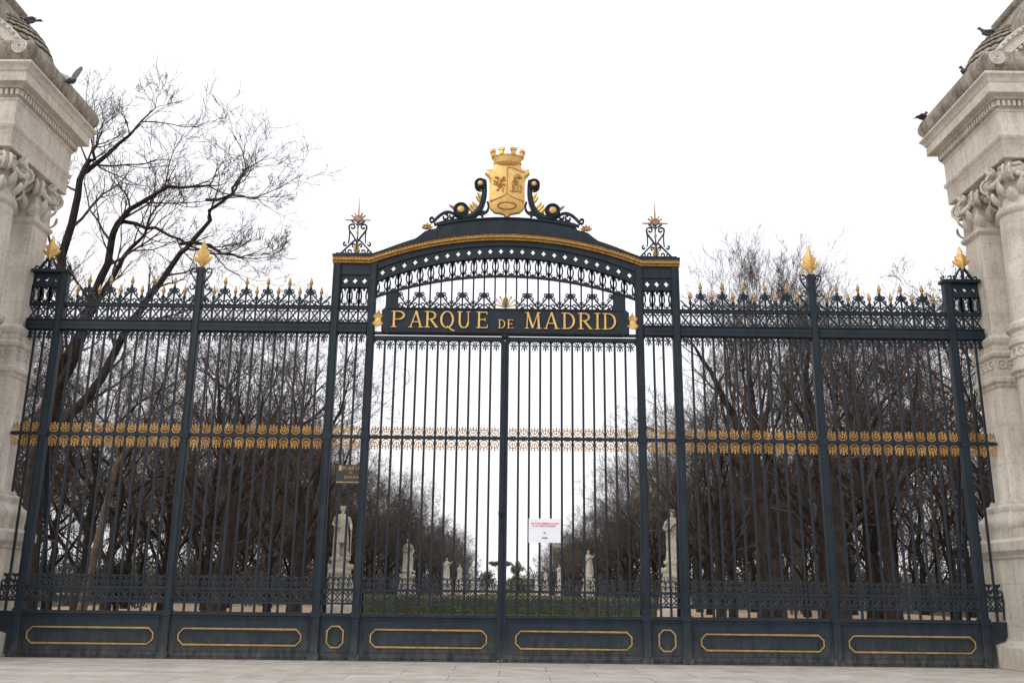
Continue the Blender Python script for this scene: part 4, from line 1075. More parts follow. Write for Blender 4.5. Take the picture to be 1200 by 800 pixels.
# ------------------------------------------------------------------ statues of the avenue
def figure_mesh(kind):
    mb = MB(); rr = random.Random(kind)
    def robe(levels, folds, amp, n=36):
        vs = []; fs = []
        for (x, y, z, rx, ry) in levels:
            for k in range(n):
                a = 2*PI*k/n; m = 1+amp(z)*math.sin(folds*a+3*math.sin(a*2+kind)+z*1.5)
                vs.append((x+rx*m*math.cos(a), y+ry*m*math.sin(a), z))
        for i in range(len(levels)-1):
            for k in range(n): fs.append((i*n+k, i*n+(k+1)%n, (i+1)*n+(k+1)%n, (i+1)*n+k))
        fs.append(tuple(range(n-1,-1,-1))); m = (len(levels)-1)*n; fs.append(tuple(range(m,m+n))); mb.add(vs, fs)
    if kind == 0:       # king in a knee-length tunic with a cape
        for q in (-1, 1):
            mb.tube([(q*.11,-.02+.05*q,.03),(q*.11,.0+.05*q,.28),(q*.105,-.02+.04*q,.5),(q*.10,0,.75)], [.055,.075,.07,.10], 10)
            mb.ell((q*.12,-.09+.05*q,.04), (.055,.13,.04), 10, 6)
        robe([(0,0,.50,.24,.20),(0,0,.62,.235,.19),(0,0,.85,.205,.165),(0,0,1.02,.165,.135),(0,0,1.15,.185,.14),(0,0,1.32,.225,.15),(0,0,1.43,.20,.12),(0,0,1.49,.09,.09)], 11, lambda z: .07 if z < .95 else .015)
        robe([(.02,.16,.03,.27,.10),(.02,.15,.5,.27,.10),(0,.12,1.0,.23,.09),(0,.10,1.35,.24,.08),(0,.06,1.47,.16,.07)], 9, lambda z: .10)
        mb.tube([(-.21,0,1.38),(-.31,.0,1.13),(-.20,-.14,1.02),(-.10,-.20,1.05)], [.07,.055,.045,.035], 8)
        mb.tube([(.21,0,1.38),(.30,-.02,1.14),(.29,-.18,.98),(.29,-.24,.95)], [.07,.055,.045,.035], 8)
        mb.tube([(.29,-.25,.0),(.29,-.25,1.02)], .022, 8)
        mb.ell((0,0,1.66), (.115,.12,.05), 14, 6)
    else:               # robed figure with mantle
        robe([(0,0,.0,.27,.22),(0,0,.12,.255,.21),(0,0,.45,.225,.185),(.01*kind,0,.85,.20,.16),(0,0,1.02,.17,.135),(0,0,1.15,.19,.14),(0,0,1.32,.22,.145),(0,0,1.43,.19,.12),(0,0,1.49,.08,.08)], 9, lambda z: .10 if z < 1.0 else .03)
        robe([(.03,.10,.05,.31,.16),(.03,.09,.6,.29,.14),(0,.07,1.1,.26,.12),(0,.04,1.38,.25,.11),(0,.04,1.47,.17,.09),(0,.04,1.50,.08,.07)], 8, lambda z: .08 if z < 1.3 else .0)
        mb.tube([(-.20,0,1.36),(-.30,-.02,1.12),(-.16,-.19,1.05),(-.02,-.21,1.12)], [.075,.065,.055,.04], 8)
        if kind == 2: mb.tube([(.20,0,1.37),(.36,-.05,1.25),(.44,-.12,1.42),(.46,-.13,1.50)], [.07,.055,.04,.035], 8)
        else: mb.tube([(.20,0,1.36),(.29,-.03,1.10),(.22,-.18,.93),(.14,-.22,.90)], [.075,.065,.05,.04], 8)
        mb.tube([(.12,-.18,1.3),(-.05,-.20,1.15),(-.18,-.14,.85),(-.2,-.1,.4)], [.03,.035,.04,.03], 6)
    # head and neck with face relief
    mb.tube([(0,0,1.44),(0,-.01,1.56)], [.062,.058], 10)
    mb.ell((0,-.01,1.63), (.078,.095,.115), 16, 12)
    mb.ell((0,-.105,1.625), (.016,.02,.03), 6, 5); mb.ell((0,-.075,1.565), (.045,.035,.035), 8, 6)
    for q in (-1,1): mb.ell((q*.033,-.088,1.665), (.026,.014,.009), 6, 4)
    if kind != 2: mb.ell((0,-.06,1.54), (.05,.05,.06), 8, 6)
    mb.ell((0,.02,1.67), (.092,.10,.09), 12, 8)
    for k in range(8):
        a = 2*PI*k/8; mb.ell((.085*math.cos(a), .09*math.sin(a), 1.75), (.02,.02,.03), 6, 4)
    mb.lathe(0, 0, [(.085,1.70),(.09,1.72),(.09,1.74)], 14)
    mb.box(-.31,.31,-.27,.30,-.10,.02)
    mb.ell((.24,.18,.12), (.10,.10,.14), 10, 6)
    o = obj('figure', mb, 'marble'); o.scale = (1,1,1)
    m = o.modifiers.new('Remesh', 'REMESH'); m.mode = 'VOXEL'; m.voxel_size = .016
    bpy.context.view_layer.update()
    me = bpy.data.meshes.new_from_object(o.evaluated_get(bpy.context.evaluated_depsgraph_get()))
    bpy.data.objects.remove(o); me.transform(Matrix.Diagonal((2.02,2.02,2.02,1)))
    for p in me.polygons: p.use_smooth = True
    me.materials.clear(); me.materials.append(M['marble']); me.name = 'figure'; return me
FIG = [figure_mesh(k) for k in range(3)]
def plinth_mesh():
    mb = MB()
    mb.sweep_rect(-.62,.62,-.62,.62, [(.35,0),(.35,.35),(.22,.42),(.12,.55),(.05,.62),(-.02,.75),(-.08,1.5),(-.12,2.35),(-.06,2.42),(.03,2.5),(.08,2.56),(.08,2.74),(-.02,2.80),(-.12,2.86),(-.12,3.42)])
    for sx in (-1,1):
        for sy in (-1,1):
            mb.tube([(sx*(.80+.12*math.sin(t*.7)), sy*.62, .42+t*.30) for t in range(8)], [.13,.12,.10,.09,.09,.10,.09,.05], 6)
            mb.ell((sx*.72, sy*.66, 2.98), (.15,.15,.22), 8, 6); mb.ell((sx*.84, sy*.70, .75), (.2,.16,.22), 8, 6)
    mb.ell((0,-.60,1.7), (.26,.12,.38), 12, 8); mb.tube([(.38*math.cos(a*PI/8),-.60,1.7+.5*math.sin(a*PI/8)) for a in range(17)], .06, 6)
    return mesh_of(mb, 'plinth', 'marble')
PLINTH = plinth_mesh()
st = [(-1,45,0,'marble king in a knee-length tunic, nearest statue on the left of the avenue'),
      (-1,90,1,'robed marble statue second from the gate, left side of avenue'),
      (-1,160,2,'slender marble statue with an arm held out, third from the gate on the left'),
      (-1,208,1,'small distant marble statue fourth from the gate on the left of the avenue'),
      (-1,290,0,'faraway marble statue fifth from the gate on the left of the avenue'),
      (1,45,1,'tall robed marble statue, nearest one on the right side of the avenue'),
      (1,118,2,'marble statue with one raised arm, just right of the white notice'),
      (1,200,1,'robed marble statue third from the gate on the right, under the white notice'),
      (1,285,0,'small distant marble statue fourth from the gate on the right of the avenue'),
      (1,390,1,'faraway marble statue fifth from the gate on the right of the avenue')]
for s, y, k, lb in st:
    x = s*11.65; t = thing('statue', lb, 'statue', (x,y,0), 'marble statues lining the avenue')
    put(PLINTH, 'plinth', t, (x,y,0)); f = put(FIG[k], 'figure', t, (x,y,3.60)); f.rotation_euler.z = -s*.35

# ------------------------------------------------------------------ bare trees
def grow(mbT, mbC, pts, rads, level, maxl, r, up, spread, kids, shrink=.62):
    """recursive bare branching; levels 0-1 go to the trunk mesh, finer ones to the crown"""
    n = (10, 7, 5, 4, 3, 3, 3)[min(level, 6)]
    (mbT if level <= 1 else mbC).tube(pts, rads, n, cap=False)
    if level >= maxl: return
    nk = kids[min(level, len(kids)-1)]; L = sum((Vector(pts[i+1])-Vector(pts[i])).length for i in range(len(pts)-1))
    m = len(pts)-1
    for k in range(nk):
        t = (.35 if level else .5)+(.65 if level else .5)*(k+r.random()*.8)/nk; t = min(t, .995)
        i = min(int(t*m), m-1); f = t*m-i
        p = Vector(pts[i]).lerp(Vector(pts[i+1]), f); d = (Vector(pts[i+1])-Vector(pts[i])).normalized()
        rad = (rads[i]*(1-f)+rads[i+1]*f)
        ax = d.orthogonal().normalized(); ax.rotate(Quaternion(d, k*2.4+r.uniform(-.7,.7)))
        a = spread*r.uniform(.6,1.3)*(1 if t < .93 else .45)
        nd_ = d.copy(); nd_.rotate(Quaternion(ax, a))
        branch(mbT, mbC, p, nd_, L*shrink*r.uniform(.6,1.15)*(1.15-.35*t), max(rad*.68, .007), level+1, maxl, r, up, spread, kids, shrink)
def branch(mbT, mbC, p, d, L, rad, level, maxl, r, up, spread, kids, shrink):
    n = (6, 6, 5, 4, 3, 3)[min(level, 5)]; pts = [tuple(p)]; rads = [rad]; q = Vector(p); d = Vector(d)
    w = .22+.06*level
    for i in range(n):
        d = (d+Vector((r.gauss(0,w), r.gauss(0,w), r.gauss(0,w)*.8))*.62+Vector((0,0,up*.14))).normalized()
        q = q+d*L/n; pts.append(tuple(q)); t = (i+1)/n; rads.append(max(rad*(1-.72*t), .006))
    grow(mbT, mbC, pts, rads, level, maxl, r, up, spread, kids, shrink)
def make_tree(seed, H, trunk_h, r0, up=1.0, spread=.62, kids=(8,6,5,5,4), maxl=5, lean=(0,0), shrink=.6, first=None):
    r = random.Random(seed); T = MB(); C = MB()
    n = 8; pts = []; rads = []
    for i in range(n+1):
        t = i/n; z = H*.62*t
        pts.append((lean[0]*t*t+r.gauss(0,.05)*i*.5, lean[1]*t*t+r.gauss(0,.05)*i*.5, z)); rads.append(r0*(1.35 if i == 0 else 1)*(1-.62*t))
    T.tube(pts, rads, 12, cap=False)
    for k in range(kids[0]):
        t = trunk_h/(H*.62)+(1-trunk_h/(H*.62))*k/(kids[0]-1); t = min(t, .99); i = min(int(t*n), n-1); f = t*n-i
        p = Vector(pts[i]).lerp(Vector(pts[i+1]), f); a = k*2.4+r.uniform(-.5,.5); el = .55+.75*t*up+r.uniform(-.15,.15)
        d = Vector((math.cos(a)*math.cos(el), math.sin(a)*math.cos(el), math.sin(el)))
        branch(T, C, p, d, H*.40*r.uniform(.8,1.15)*(1.1-.25*t), rads[i]*.55, 1, maxl, r, up, spread, kids, shrink)
    return T, C
def tmesh(T, C, tm='bark', cm='twig'):
    out = []
    for nm, mb, mt in (('trunk', T, tm), ('crown', C, cm)):
        me = bpy.data.meshes.new(nm); me.from_pydata(mb.v, [], mb.f); me.update(); me.materials.append(M[mt])
        for p in me.polygons: p.use_smooth = True
        out.append(me)
    return out
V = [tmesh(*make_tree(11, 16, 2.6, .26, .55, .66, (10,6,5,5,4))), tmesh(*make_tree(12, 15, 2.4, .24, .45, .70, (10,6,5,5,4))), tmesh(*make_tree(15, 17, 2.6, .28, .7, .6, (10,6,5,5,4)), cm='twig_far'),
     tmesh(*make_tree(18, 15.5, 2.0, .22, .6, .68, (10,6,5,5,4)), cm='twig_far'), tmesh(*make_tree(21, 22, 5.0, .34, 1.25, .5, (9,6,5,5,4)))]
def plant(v, x, y, sc, rz, label, group, name='bare_tree'):
    t = thing(name, label, 'tree', (x,y,0), group)
    t.rotation_euler.z = rz; t.scale = (sc, sc, sc)
    for nm, me in zip(('trunk', 'crown'), V[v]):
        o = bpy.data.objects.new(nm, me); col.objects.link(o); o.parent = t
    return t
tr = random.Random(5)
ords = ['first','second','third','fourth','fifth','sixth','seventh','eighth']
for s in (-1, 1):
    side = 'left' if s < 0 else 'right'
    for ri, (X, y0, y1) in enumerate(((15.2,40,330),(20.5,34,300),(26.5,36,250),(33.5,40,200),(42,46,170))):
        y = y0; k = 0
        while y < y1:
            x = s*(X+tr.uniform(-.9,.9)+max(0, (y-150)*.0)); v = tr.choice((0,1,2,3)) if y > 60 else tr.choice((0,1,3))
            sc = tr.uniform(.88,1.1)*(1.0 if y < 200 else .95)
            if ri == 0 and k < 6: lb = f'bare tree in the row behind the {side} statues, {ords[k]} from the gate'
            elif ri == 1 and k < 4: lb = f'bare tree in the second row of the {side} wood, {ords[k]} from the gate'
            elif y < 90: lb = f'bare tree deep among the dark trunks of the {side} wood'
            else: lb = f'distant bare tree in the {side} wood toward the avenue end'
            plant(v, x, y+tr.uniform(-1.5,1.5), sc, tr.uniform(0,6.28), lb, f'bare trees of the {side} wood')
            y += (8.5 if y < 110 else 13); k += 1
for s, spots in ((-1, ((11.9,32,0,.95),(14.5,27,0,.92),(19,24,1,.9),(22.5,29,3,.9),(27,25,0,.95),(30,34,1,1.0),(17,33,3,.95))), (1, ((12.2,33,3,.95),(15.5,24,1,.92),(19.5,27,3,.95),(24,23,0,.95),(27,31,1,1.0),(22,35,0,1.0)))):
    for k, (x, y, v, sc) in enumerate(sorted(spots)):
        side = 'left' if s < 0 else 'right'
        plant(v, s*x, y, sc*1.13, tr.uniform(0,6.28), f'bare tree close behind the {side} railing, {ords[k]} counted from the arch', f'near trees behind the {side} railing')
# tall upright trees right of the gateway, their tops above the railing
for x, y, sc, rz, lb in ((13.6,29,.92,.3,'tall upright bare tree whose top rises just right of the arch'),
                     (17.6,31,.90,2.0,'tall upright bare tree whose top shows beside the right middle gilded finial'),
                     (20.8,33,.80,4.0,'lower upright bare tree between the right gilded finial and right pillar')):
    plant(4, x, y, sc, rz, lb, 'tall trees behind the right railing')
plant(1, 20.5, 16, 1.06, 1.0, 'bare tree whose twigs reach out beside the right pillar capital', 'trees close behind the right railing')

def limbs_tree(name, label, loc, trunk, limbs, seed, mats=('bark','twig'), kids=(0,5,5,4,3), up=.8, r_tr=None, maxl=5):
    """tree with its trunk and main limbs following the measured shape, finer branching grown from them"""
    r = random.Random(seed); T = MB(); C = MB(); t = thing(name, label, 'tree', loc)
    T.tube([p for p, _ in trunk], [q for _, q in trunk], 12, cap=False)
    for lim in limbs:
        raw = [p for p, _ in lim]; rads = [q for _, q in lim]; pts = []; rr_ = []
        for i in range(len(raw)-1):
            for k in range(2):
                f = k/2; p = Vector(raw[i]).lerp(Vector(raw[i+1]), f)
                if k: p += Vector((r.gauss(0,.07), r.gauss(0,.1), r.gauss(0,.07)))
                pts.append(tuple(p)); rr_.append(rads[i]*(1-f)+rads[i+1]*f)
        pts.append(raw[-1]); rr_.append(rads[-1])
        T.tube(pts, rr_, 9, cap=False)
        e = Vector(pts[-1]); ed = (e-Vector(pts[-3])).normalized()
        for q in range(3): branch(T, C, e, (ed+Vector((r.gauss(0,.3),r.gauss(0,.3),r.gauss(0,.3)))).normalized(), r.uniform(.9,1.5), rr_[-1]*.8, 2, maxl, r, up, .65, kids, .62)
        L = sum((Vector(pts[i+1])-Vector(pts[i])).length for i in range(len(pts)-1)); m = len(pts)-1; nk = int(L*1.1)
        for k in range(nk):
            tt = .12+.88*(k+r.random()*.7)/nk; tt = min(tt, .99); i = min(int(tt*m), m-1)
            p = Vector(pts[i]).lerp(Vector(pts[i+1]), tt*m-i); d = (Vector(pts[i+1])-Vector(pts[i])).normalized()
            ax = d.orthogonal().normalized(); ax.rotate(Quaternion(d, k*2.4+r.uniform(-.6,.6))); d.rotate(Quaternion(ax, r.uniform(.5,1.1)))
            branch(T, C, p, d, r.uniform(1.6,3.4)*(1.15-.4*tt), max(rr_[i]*.42,.03), 2, maxl, r, up, .65, kids, .62)
    obj('trunk', T, mats[0], t, sharp=0); obj('crown', C, mats[1], t, sharp=0); return t
Y = 12
def L_(pts, r0, r1, y0, y1): n = len(pts)-1; return [((x, y0+(y1-y0)*i/n, z), r0+(r1-r0)*i/n) for i, (x, z) in enumerate(pts)]
limbs_tree('leaning_tree', 'large bare tree with long bending limbs above the left railing', (-16.9,Y,0),
    L_([(-16.9,-.1),(-16.95,1.1),(-17.15,3.5),(-17.1,5.9),(-16.9,8.16)], .50, .36, Y, Y),
    [L_([(-16.95,8.0),(-17.05,10.46),(-17.3,13.9),(-17.0,16.4),(-16.85,17.65),(-16.8,17.9),(-16.65,18.3),(-16.5,18.6)], .21, .035, Y, Y),
     L_([(-16.85,17.4),(-15.9,18.0),(-14.95,18.7),(-13.95,19.7)], .11, .02, Y, Y-1),
     L_([(-16.95,8.0),(-16.3,9.4),(-15.9,10.6),(-15.35,12.85),(-15.05,14.2),(-14.8,14.8),(-14.3,15.3),(-13.35,15.8),(-12.3,16.0),(-11.2,16.0)], .20, .04, Y, Y-2),
     L_([(-14.9,14.8),(-14.1,14.8),(-13.3,14.6),(-12.28,14.1),(-11.26,13.6)], .09, .03, Y-1, Y-1.5),
     L_([(-17.0,7.2),(-16.9,9.4),(-16.06,11.8),(-15.5,13.4),(-15.1,14.6),(-14.7,15.3),(-14.5,16.5)], .16, .035, Y, Y+1.5),
     L_([(-17.0,6.0),(-16.0,7.6),(-14.88,8.9),(-14.08,10.6),(-13.3,11.7),(-12.4,12.9),(-11.79,13.5),(-10.88,14.5),(-10.4,15.1),(-10.0,15.5)], .19, .035, Y, Y-3),
     L_([(-11.8,13.5),(-10.7,13.4),(-9.8,13.0),(-9.3,12.9)], .07, .025, Y-2.5, Y-3),
     L_([(-10.9,15.0),(-10.0,15.1),(-9.2,14.9)], .06, .02, Y-3, Y-3.4)], 4)
limbs_tree('bare_tree', 'dark bare tree leaning left behind the inner half of right railing', (10.5,15,0),
    L_([(10.55,-.1),(10.45,1.7),(10.15,4.6),(9.8,6.6)], .33, .26, 15, 15),
    [L_([(9.8,6.5),(9.3,7.9),(8.85,9.05),(8.3,10.3),(7.7,11.3)], .22, .05, 15, 15), L_([(9.9,6.0),(10.4,7.6),(10.9,9.3),(11.0,11.3)], .17, .05, 15, 16),
     L_([(10.0,5.6),(8.8,6.9),(7.4,7.4),(6.0,7.6)], .14, .04, 15, 14)], 9, maxl=4)
limbs_tree('bare_tree', 'dark bare tree with thick straight trunk beside the right middle post', (12.9,15,0),
    L_([(12.95,-.1),(12.95,1.8),(12.9,4.0),(12.9,6.0)], .36, .28, 15, 15),
    [L_([(12.9,5.9),(12.5,8.2),(12.4,10.5),(12.8,12.2)], .22, .05, 15, 16), L_([(12.9,5.8),(13.8,7.4),(14.6,8.6),(15.8,9.6)], .16, .05, 15, 15), L_([(12.9,6.5),(11.9,8.0),(11.2,9.0)], .13, .05, 15, 14)], 14, maxl=4)
limbs_tree('bare_tree', 'bare tree with a pale leaning trunk behind the left railing', (-18.4,20,0),
    L_([(-18.4,-.1),(-18.25,1.6),(-17.9,4.2),(-17.6,6.8)], .23, .13, 20, 20),
    [L_([(-17.6,6.7),(-17.9,8.0),(-18.0,9.5)], .10, .04, 20, 21), L_([(-17.6,6.6),(-16.6,8.0),(-15.6,9.4)], .12, .04, 20, 20)], 21, ('pale_bark','twig'), maxl=4)
limbs_tree('bare_tree', 'dark bare tree forking low behind the inner half of left railing', (-11.4,17,0),
    L_([(-11.6,-.1),(-11.5,2.5),(-11.3,5.0)], .36, .28, 17, 17),
    [L_([(-11.3,4.9),(-11.9,6.6),(-12.2,8.4),(-12.4,10.2)], .19, .05, 17, 17), L_([(-11.3,4.9),(-10.4,6.4),(-9.3,7.6),(-8.0,8.3)], .19, .05, 17, 16),
     L_([(-11.3,4.6),(-10.9,7.0),(-10.7,9.6)], .15, .04, 17, 18)], 33, maxl=4)

limbs_tree('bare_tree', 'dark bare tree with arching limbs just left of the small black sign', (-8.9,22,0),
    L_([(-9.6,-.1),(-9.5,2.2),(-9.4,4.6)], .30, .22, 22, 22),
    [L_([(-9.4,4.5),(-9.9,6.6),(-10.2,8.6),(-10.6,11.0)], .17, .04, 22, 23), L_([(-9.4,4.5),(-8.8,6.6),(-8.3,8.8),(-7.6,10.6)], .16, .04, 22, 21),
     L_([(-9.4,4.3),(-10.8,6.8),(-12.6,8.4),(-14.4,9.2)], .15, .04, 22, 22)], 51, maxl=5)
limbs_tree('bare_tree', 'dark bare tree with spreading limbs behind the outer half of right railing', (17.2,21,0),
    L_([(17.4,-.1),(17.3,2.4),(17.1,5.2)], .32, .24, 21, 21),
    [L_([(17.1,5.1),(16.3,7.4),(15.6,9.8),(15.2,12.2)], .18, .04, 21, 22), L_([(17.1,5.1),(18.0,7.4),(18.7,9.8),(19.0,12.0)], .17, .04, 21, 20),
     L_([(17.1,4.9),(15.6,6.6),(13.8,7.9),(12.2,8.3)], .15, .04, 21, 20)], 57, maxl=5)

# the wood beyond, too dense and far to count
mb = MB(); wr = random.Random(77); src = MB(); a_, b_2 = make_tree(41, 15, 3.5, .25, .7, .66, (7,5,4,3), 4)
base_v = a_.v+b_2.v; base_f = a_.f+[tuple(i+len(a_.v) for i in f) for f in b_2.f]
for i in range(64):
    s = -1 if i % 2 else 1; x = s*wr.uniform(46,115); y = wr.uniform(55,210); c, sn = math.cos(i*1.3), math.sin(i*1.3); k = wr.uniform(.8,1.1)
    mb.add([(x+(p[0]*c-p[1]*sn)*k, y+(p[0]*sn+p[1]*c)*k, p[2]*k) for p in base_v], base_f)
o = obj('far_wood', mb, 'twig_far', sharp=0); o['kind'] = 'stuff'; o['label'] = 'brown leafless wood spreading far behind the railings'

def leafy(mb, c, r, n, size, rr, flat=1.0):
    for _ in range(n):
        d = Vector((rr.gauss(0,1), rr.gauss(0,1), rr.gauss(0,1))).normalized()*(rr.random()**.4)
        p = Vector(c)+Vector((d.x*r[0], d.y*r[1], d.z*r[2])); a = Vector((rr.gauss(0,1), rr.gauss(0,1), rr.gauss(0,1)*flat)).normalized()*size*rr.uniform(.6,1.3)
        b = a.orthogonal().normalized()*size*.5; b.rotate(Quaternion(a.normalized(), rr.uniform(0,6)))
        mb.add([tuple(p-a*.5), tuple(p+b*.5), tuple(p+a*.5), tuple(p-b*.5)], [(0,1,2,3)])
# undergrowth under the trees: thickets of thin brown stems with dead leaves
rr = random.Random(8)
for s in (-1, 1):
    mb = MB(); tw = MB()
    for i in range(330):
        y = rr.uniform(50,120) if i % 3 else rr.uniform(120,330)
        x = s*(rr.uniform(17.5,85) if y < 120 else rr.uniform(17,32)); h = rr.uniform(2.0,8.5) if abs(x) > 20 else rr.uniform(1.5,5)
        leafy(mb, (x,y,h*.45), (1.9,1.5,h*.55), 130, .17 if y < 120 else .3, rr)
        if y < 120:
            for k in range(14):
                a = rr.uniform(0,6.28); q = rr.uniform(.3,1.6); x1, y1 = x+math.cos(a)*q, y+math.sin(a)*q
                tw.tube([(x+math.cos(a)*.2,y+math.sin(a)*.2,0),((x+x1)/2+rr.gauss(0,.2),(y+y1)/2,h*.5),(x1+rr.gauss(0,.3),y1,h*rr.uniform(.8,1.15))], [.035,.022,.008], 3, cap=False)
    for i in range(600):
        if i % 3: y = rr.uniform(62,140); x = s*rr.uniform(17,150); h = rr.uniform(2.5,6.0)
        else: y = rr.uniform(125,420); x = s*rr.uniform(16.5,24); h = rr.uniform(2.5,5.5)
        leafy(mb, (x,y,h*.42), (3.0,1.5,h*.55), 150, .42, rr)
    for i in range(300):
        y = rr.uniform(150,230); x = s*rr.uniform(22,230); h = rr.uniform(4,9)
        leafy(mb, (x,y,h*.42), (4.5,2,h*.55), 140, .75, rr)
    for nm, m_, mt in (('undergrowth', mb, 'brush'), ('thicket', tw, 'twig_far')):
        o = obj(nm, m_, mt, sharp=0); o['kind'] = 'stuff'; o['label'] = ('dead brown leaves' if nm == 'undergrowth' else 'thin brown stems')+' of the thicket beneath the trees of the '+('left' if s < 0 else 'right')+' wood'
# evergreen shrubs on the left
for i, (x, y, h, w, lb) in enumerate(((-26.5,30,4.6,1.6,'tallest dark evergreen shrub, right of the pale leaning trunk'),(-22.6,34,3.0,1.3,'low dark evergreen shrub, rightmost of the three'),(-31.5,33,3.8,1.8,'dark evergreen shrub closest to the left pillar'))):
    t = thing('evergreen_shrub', lb, 'shrub', (x,y,0), 'evergreen shrubs in the left wood')
    mb = MB()
    for k in range(16): leafy(mb, (x+rr.gauss(0,w*.4), y+rr.gauss(0,w*.4), h*(.15+.75*rr.random())), (w*.55,w*.55,h*.16), 260, .16, rr)
    obj('foliage', mb, 'leaf_dark', t, sharp=0)
    mb = MB(); mb.tube([(x,y,0),(x+.1,y,h*.5),(x,y,h*.8)], [.09,.06,.02], 7); obj('stem', mb, 'bark', t)
# clipped hedge across the middle of the avenue
hd = thing('clipped_hedge', 'low green clipped hedge running across the avenue behind the gate leaves', 'hedge', (0,31,0))
mb = MB(); N = 90; vs = []; fs = []
for i in range(N+1):
    x = -8.1+16.2*i/N
    for y, z in ((29.9,.05),(29.85,.6),(30.0,1.12),(30.8,1.18),(31.9,1.15),(32.1,.05)):
        vs.append((x+rr.gauss(0,.02), y+rr.gauss(0,.04), z+rr.gauss(0,.03)))
for i in range(N):
    for k in range(5): q = i*6+k; fs.append((q, q+6, q+7, q+1))
mb.add(vs, fs); obj('hedge_core', mb, 'leaf_dark', hd)
mb = MB()
for i in range(9000):
    x = rr.uniform(-8.15,8.15)
    if rr.random() < .55: p = (x, 29.88+rr.gauss(0,.05), rr.uniform(.1,1.18))
    else: p = (x, rr.uniform(29.9,32), 1.17+rr.gauss(0,.045))
    leafy(mb, p, (.02,.02,.02), 1, .11, rr)
obj('foliage', mb, 'leaf_hedge', hd, sharp=0)
# far trees closing the avenue
def pine(x, y, h, w, label, flat):
    t = thing('pine_tree', label, 'tree', (x,y,0), 'evergreens closing the avenue'); mb = MB()
    mb.tube([(x,y,0),(x+.2,y,h*.5),(x,y,h*.9)], [.35,.25,.15], 8)
    for a in range(6): mb.tube([(x,y,h*.6),(x+math.cos(a)*w*.7,y+math.sin(a)*w*.6,h*.9)], [.14,.05], 5)
    obj('trunk', mb, 'bark', t); mb = MB()
    for k in range(22):
        a = rr.uniform(0,6.28); q = rr.random()**.5*w
        z = h*(.90+.06*rr.random()) if flat else h*(.35+.6*rr.random()); q *= 1 if flat else (1.15-z/h*.7)
        leafy(mb, (x+math.cos(a)*q, y+math.sin(a)*q, z), (w*.3,w*.3,h*.06 if flat else h*.09), 110, .5, rr)
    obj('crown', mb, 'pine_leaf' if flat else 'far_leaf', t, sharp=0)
pine(-2.6, 300, 10.6, 3.6, 'flat-topped umbrella pine at the far end of the avenue', True)
pine(3.0, 290, 10.4, 3.0, 'rounded green tree at avenue end, right of the umbrella pine', False)
pine(-7.5, 320, 7.5, 3.0, 'low green tree at the far end of the avenue, left of the umbrella pine', False)
mb = MB()
for i in range(150):
    x = rr.uniform(-62,62); y = rr.uniform(390,430); h = (rr.uniform(7,12) if abs(x) > 9 else rr.uniform(5,8)) if abs(x+5.5) > 3.5 else rr.uniform(3,4.5)
    leafy(mb, (x,y,h*.45), (3.2,2,h*.55), 230, 1.1, rr)
o = obj('distant_greenery', mb, 'far_leaf', sharp=0); o['kind'] = 'stuff'; o['label'] = 'dull green line of faraway shrubs closing the avenue'
# pale monument at the far end
t = thing('monument', 'tiny pale stone monument at the far end of the avenue', 'monument', (-5,330,0))
mb = MB(); mb.sweep_rect(-8.0,-2.0,328,331, [(.5,0),(.5,.5),(0,.7),(0,1.6),(.2,1.8),(.2,2.1)]); obj('base', mb, 'stone', t)
mb = MB()
for k in range(6): mb.lathe(-7.4+k*.96, 329, [(.25,2.1),(.22,2.3),(.2,3.9),(.3,4.1)], 10)
mb.box(-8,-2,328.5,329.5,4.101,4.5); obj('colonnade', mb, 'stone', t)

# low white benches left
for x, y, lb in ((-37,52,'left one of two white benches behind the left railing'),(-33.6,52.5,'right one of two white benches behind the left railing')):
    t = thing('stone_bench', lb, 'bench', (x,y,0), 'white benches in the left wood')
    mb = MB(); mb.bbox(x-.9,x+.9,y-.25,y+.25,.82,.94,.03); obj('seat', mb, 'marble', t)
    for q in (-1,1): mb = MB(); mb.bbox(x+q*.6-.12,x+q*.6+.12,y-.2,y+.2,0,.82,.02); obj('leg', mb, 'marble', t)

# ------------------------------------------------------------------ ground
def sheet(name, x0, x1, y0, y1, z, mat):
    mb = MB(); mb.add([(x0,y0,z),(x1,y0,z),(x1,y1,z),(x0,y1,z)], [(0,1,2,3)]); return structure(obj(name, mb, mat, sharp=0))
sheet('ground', -900, 900, -900, 1800, -.02, 'leaf_litter')
sheet('pavement', -60, 60, -60, .9, -.004, 'paving')
sheet('path', -33, 33, .9, 60, -.008, 'sand')
for s in (-1, 1): a, b = sorted((s*8.6, s*13.2)); sheet('path', a, b, 60, 400, -.008, 'sand')
sheet('lawn', -8.6, 8.6, 32.2, 400, .0, 'grass_ground')
sheet('lawn', -32.9, -20, 24, 36, -.004, 'leaf_litter')
for s in (-1, 1):
    a, b = sorted((s*14, s*33)); mb = MB(); mb.bbox(a, b, 60, 60.25, -.02, .14, .02); structure(obj('kerb', mb, 'marble'))
mb = MB(); mb.box(-11.2, 11.2, -.13, .16, -.03, .010); structure(obj('threshold', mb, 'iron'))  # threshold strip; its dark colour also stands in for the gate's contact shade

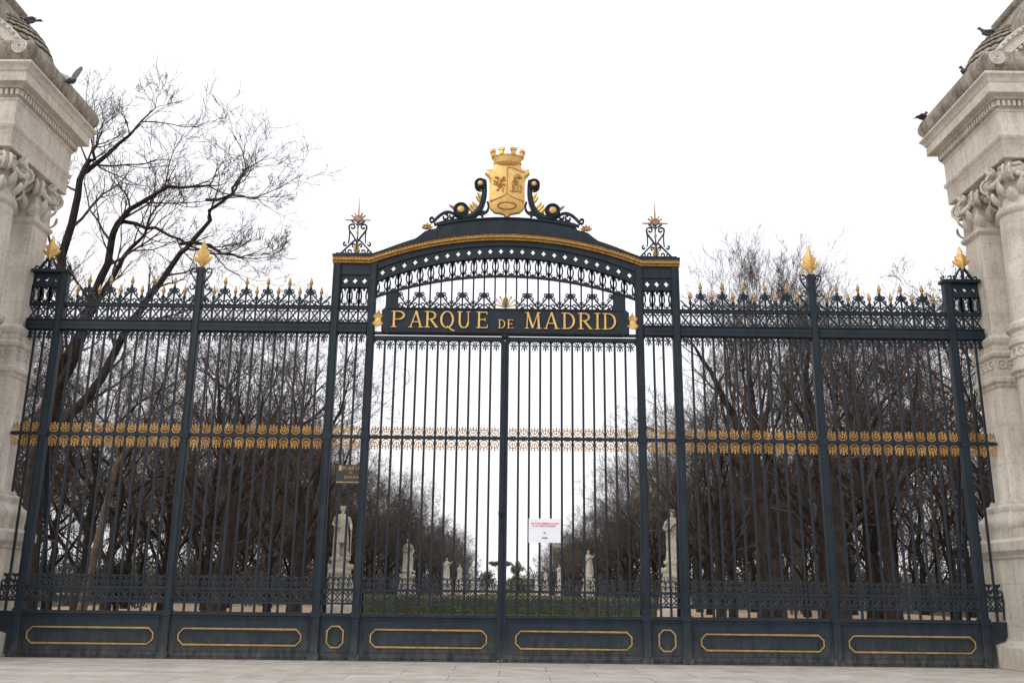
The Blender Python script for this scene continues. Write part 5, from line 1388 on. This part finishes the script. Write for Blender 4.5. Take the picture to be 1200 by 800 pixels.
# ------------------------------------------------------------------ camera, light
f_, W_ = 1104., 1200.
th = math.atan(290/1104); r = .0115
cam = bpy.data.cameras.new('camera'); co = bpy.data.objects.new('camera', cam); col.objects.link(co)
wr_, wu_, fw = Vector((1,0,0)), Vector((0,-math.sin(th),math.cos(th))), Vector((0,math.cos(th),math.sin(th)))
Rv = wr_*math.cos(r)+wu_*math.sin(r); Uv = -wr_*math.sin(r)+wu_*math.cos(r)
co.matrix_world = Matrix(((Rv.x,Uv.x,-fw.x,.17),(Rv.y,Uv.y,-fw.y,-22.5),(Rv.z,Uv.z,-fw.z,1.6),(0,0,0,1)))
cam.sensor_width = 36; cam.lens = 36*f_/W_; cam.clip_end = 3000
scene.camera = co
EL, AZ = 38, -35      # sun elevation; azimuth measured from the viewing direction behind the camera towards the left
sd = Vector((-math.sin(R(-AZ))*1.0*math.cos(R(EL)), -math.cos(R(AZ))*math.cos(R(EL)), math.sin(R(EL))))
sl = bpy.data.lights.new('sun', 'SUN'); sl.energy = .9; sl.angle = R(25); sl.color = (1,.96,.90)
so = bpy.data.objects.new('sun', sl); col.objects.link(so); so.rotation_euler = sd.to_track_quat('Z', 'Y').to_euler()
w = bpy.data.worlds.new('World'); scene.world = w; w.use_nodes = True
nt = w.node_tree; bg = nt.nodes['Background']
sky = nt.nodes.new('ShaderNodeTexSky'); sky.sky_type = 'NISHITA'; sky.sun_disc = False
sky.sun_elevation = R(EL); sky.sun_rotation = math.atan2(sd.x, sd.y); sky.air_density = 1.2; sky.dust_density = 5; sky.ozone_density = 1
# overcast: the clear sky is veiled by an even white cloud layer
mx = nt.nodes.new('ShaderNodeMix'); mx.data_type = 'RGBA'; mx.inputs[0].default_value = .80
nt.links.new(sky.outputs[0], mx.inputs[6]); mx.inputs[7].default_value = (11.5, 11.3, 11.6, 1)
nt.links.new(mx.outputs[2], bg.inputs[0]); bg.inputs[1].default_value = .12
scene.view_settings.view_transform = 'Standard'; scene.view_settings.look = 'None'
scene.view_settings.exposure = 0.0; scene.view_settings.gamma = 1
scene.render.engine = 'CYCLES'
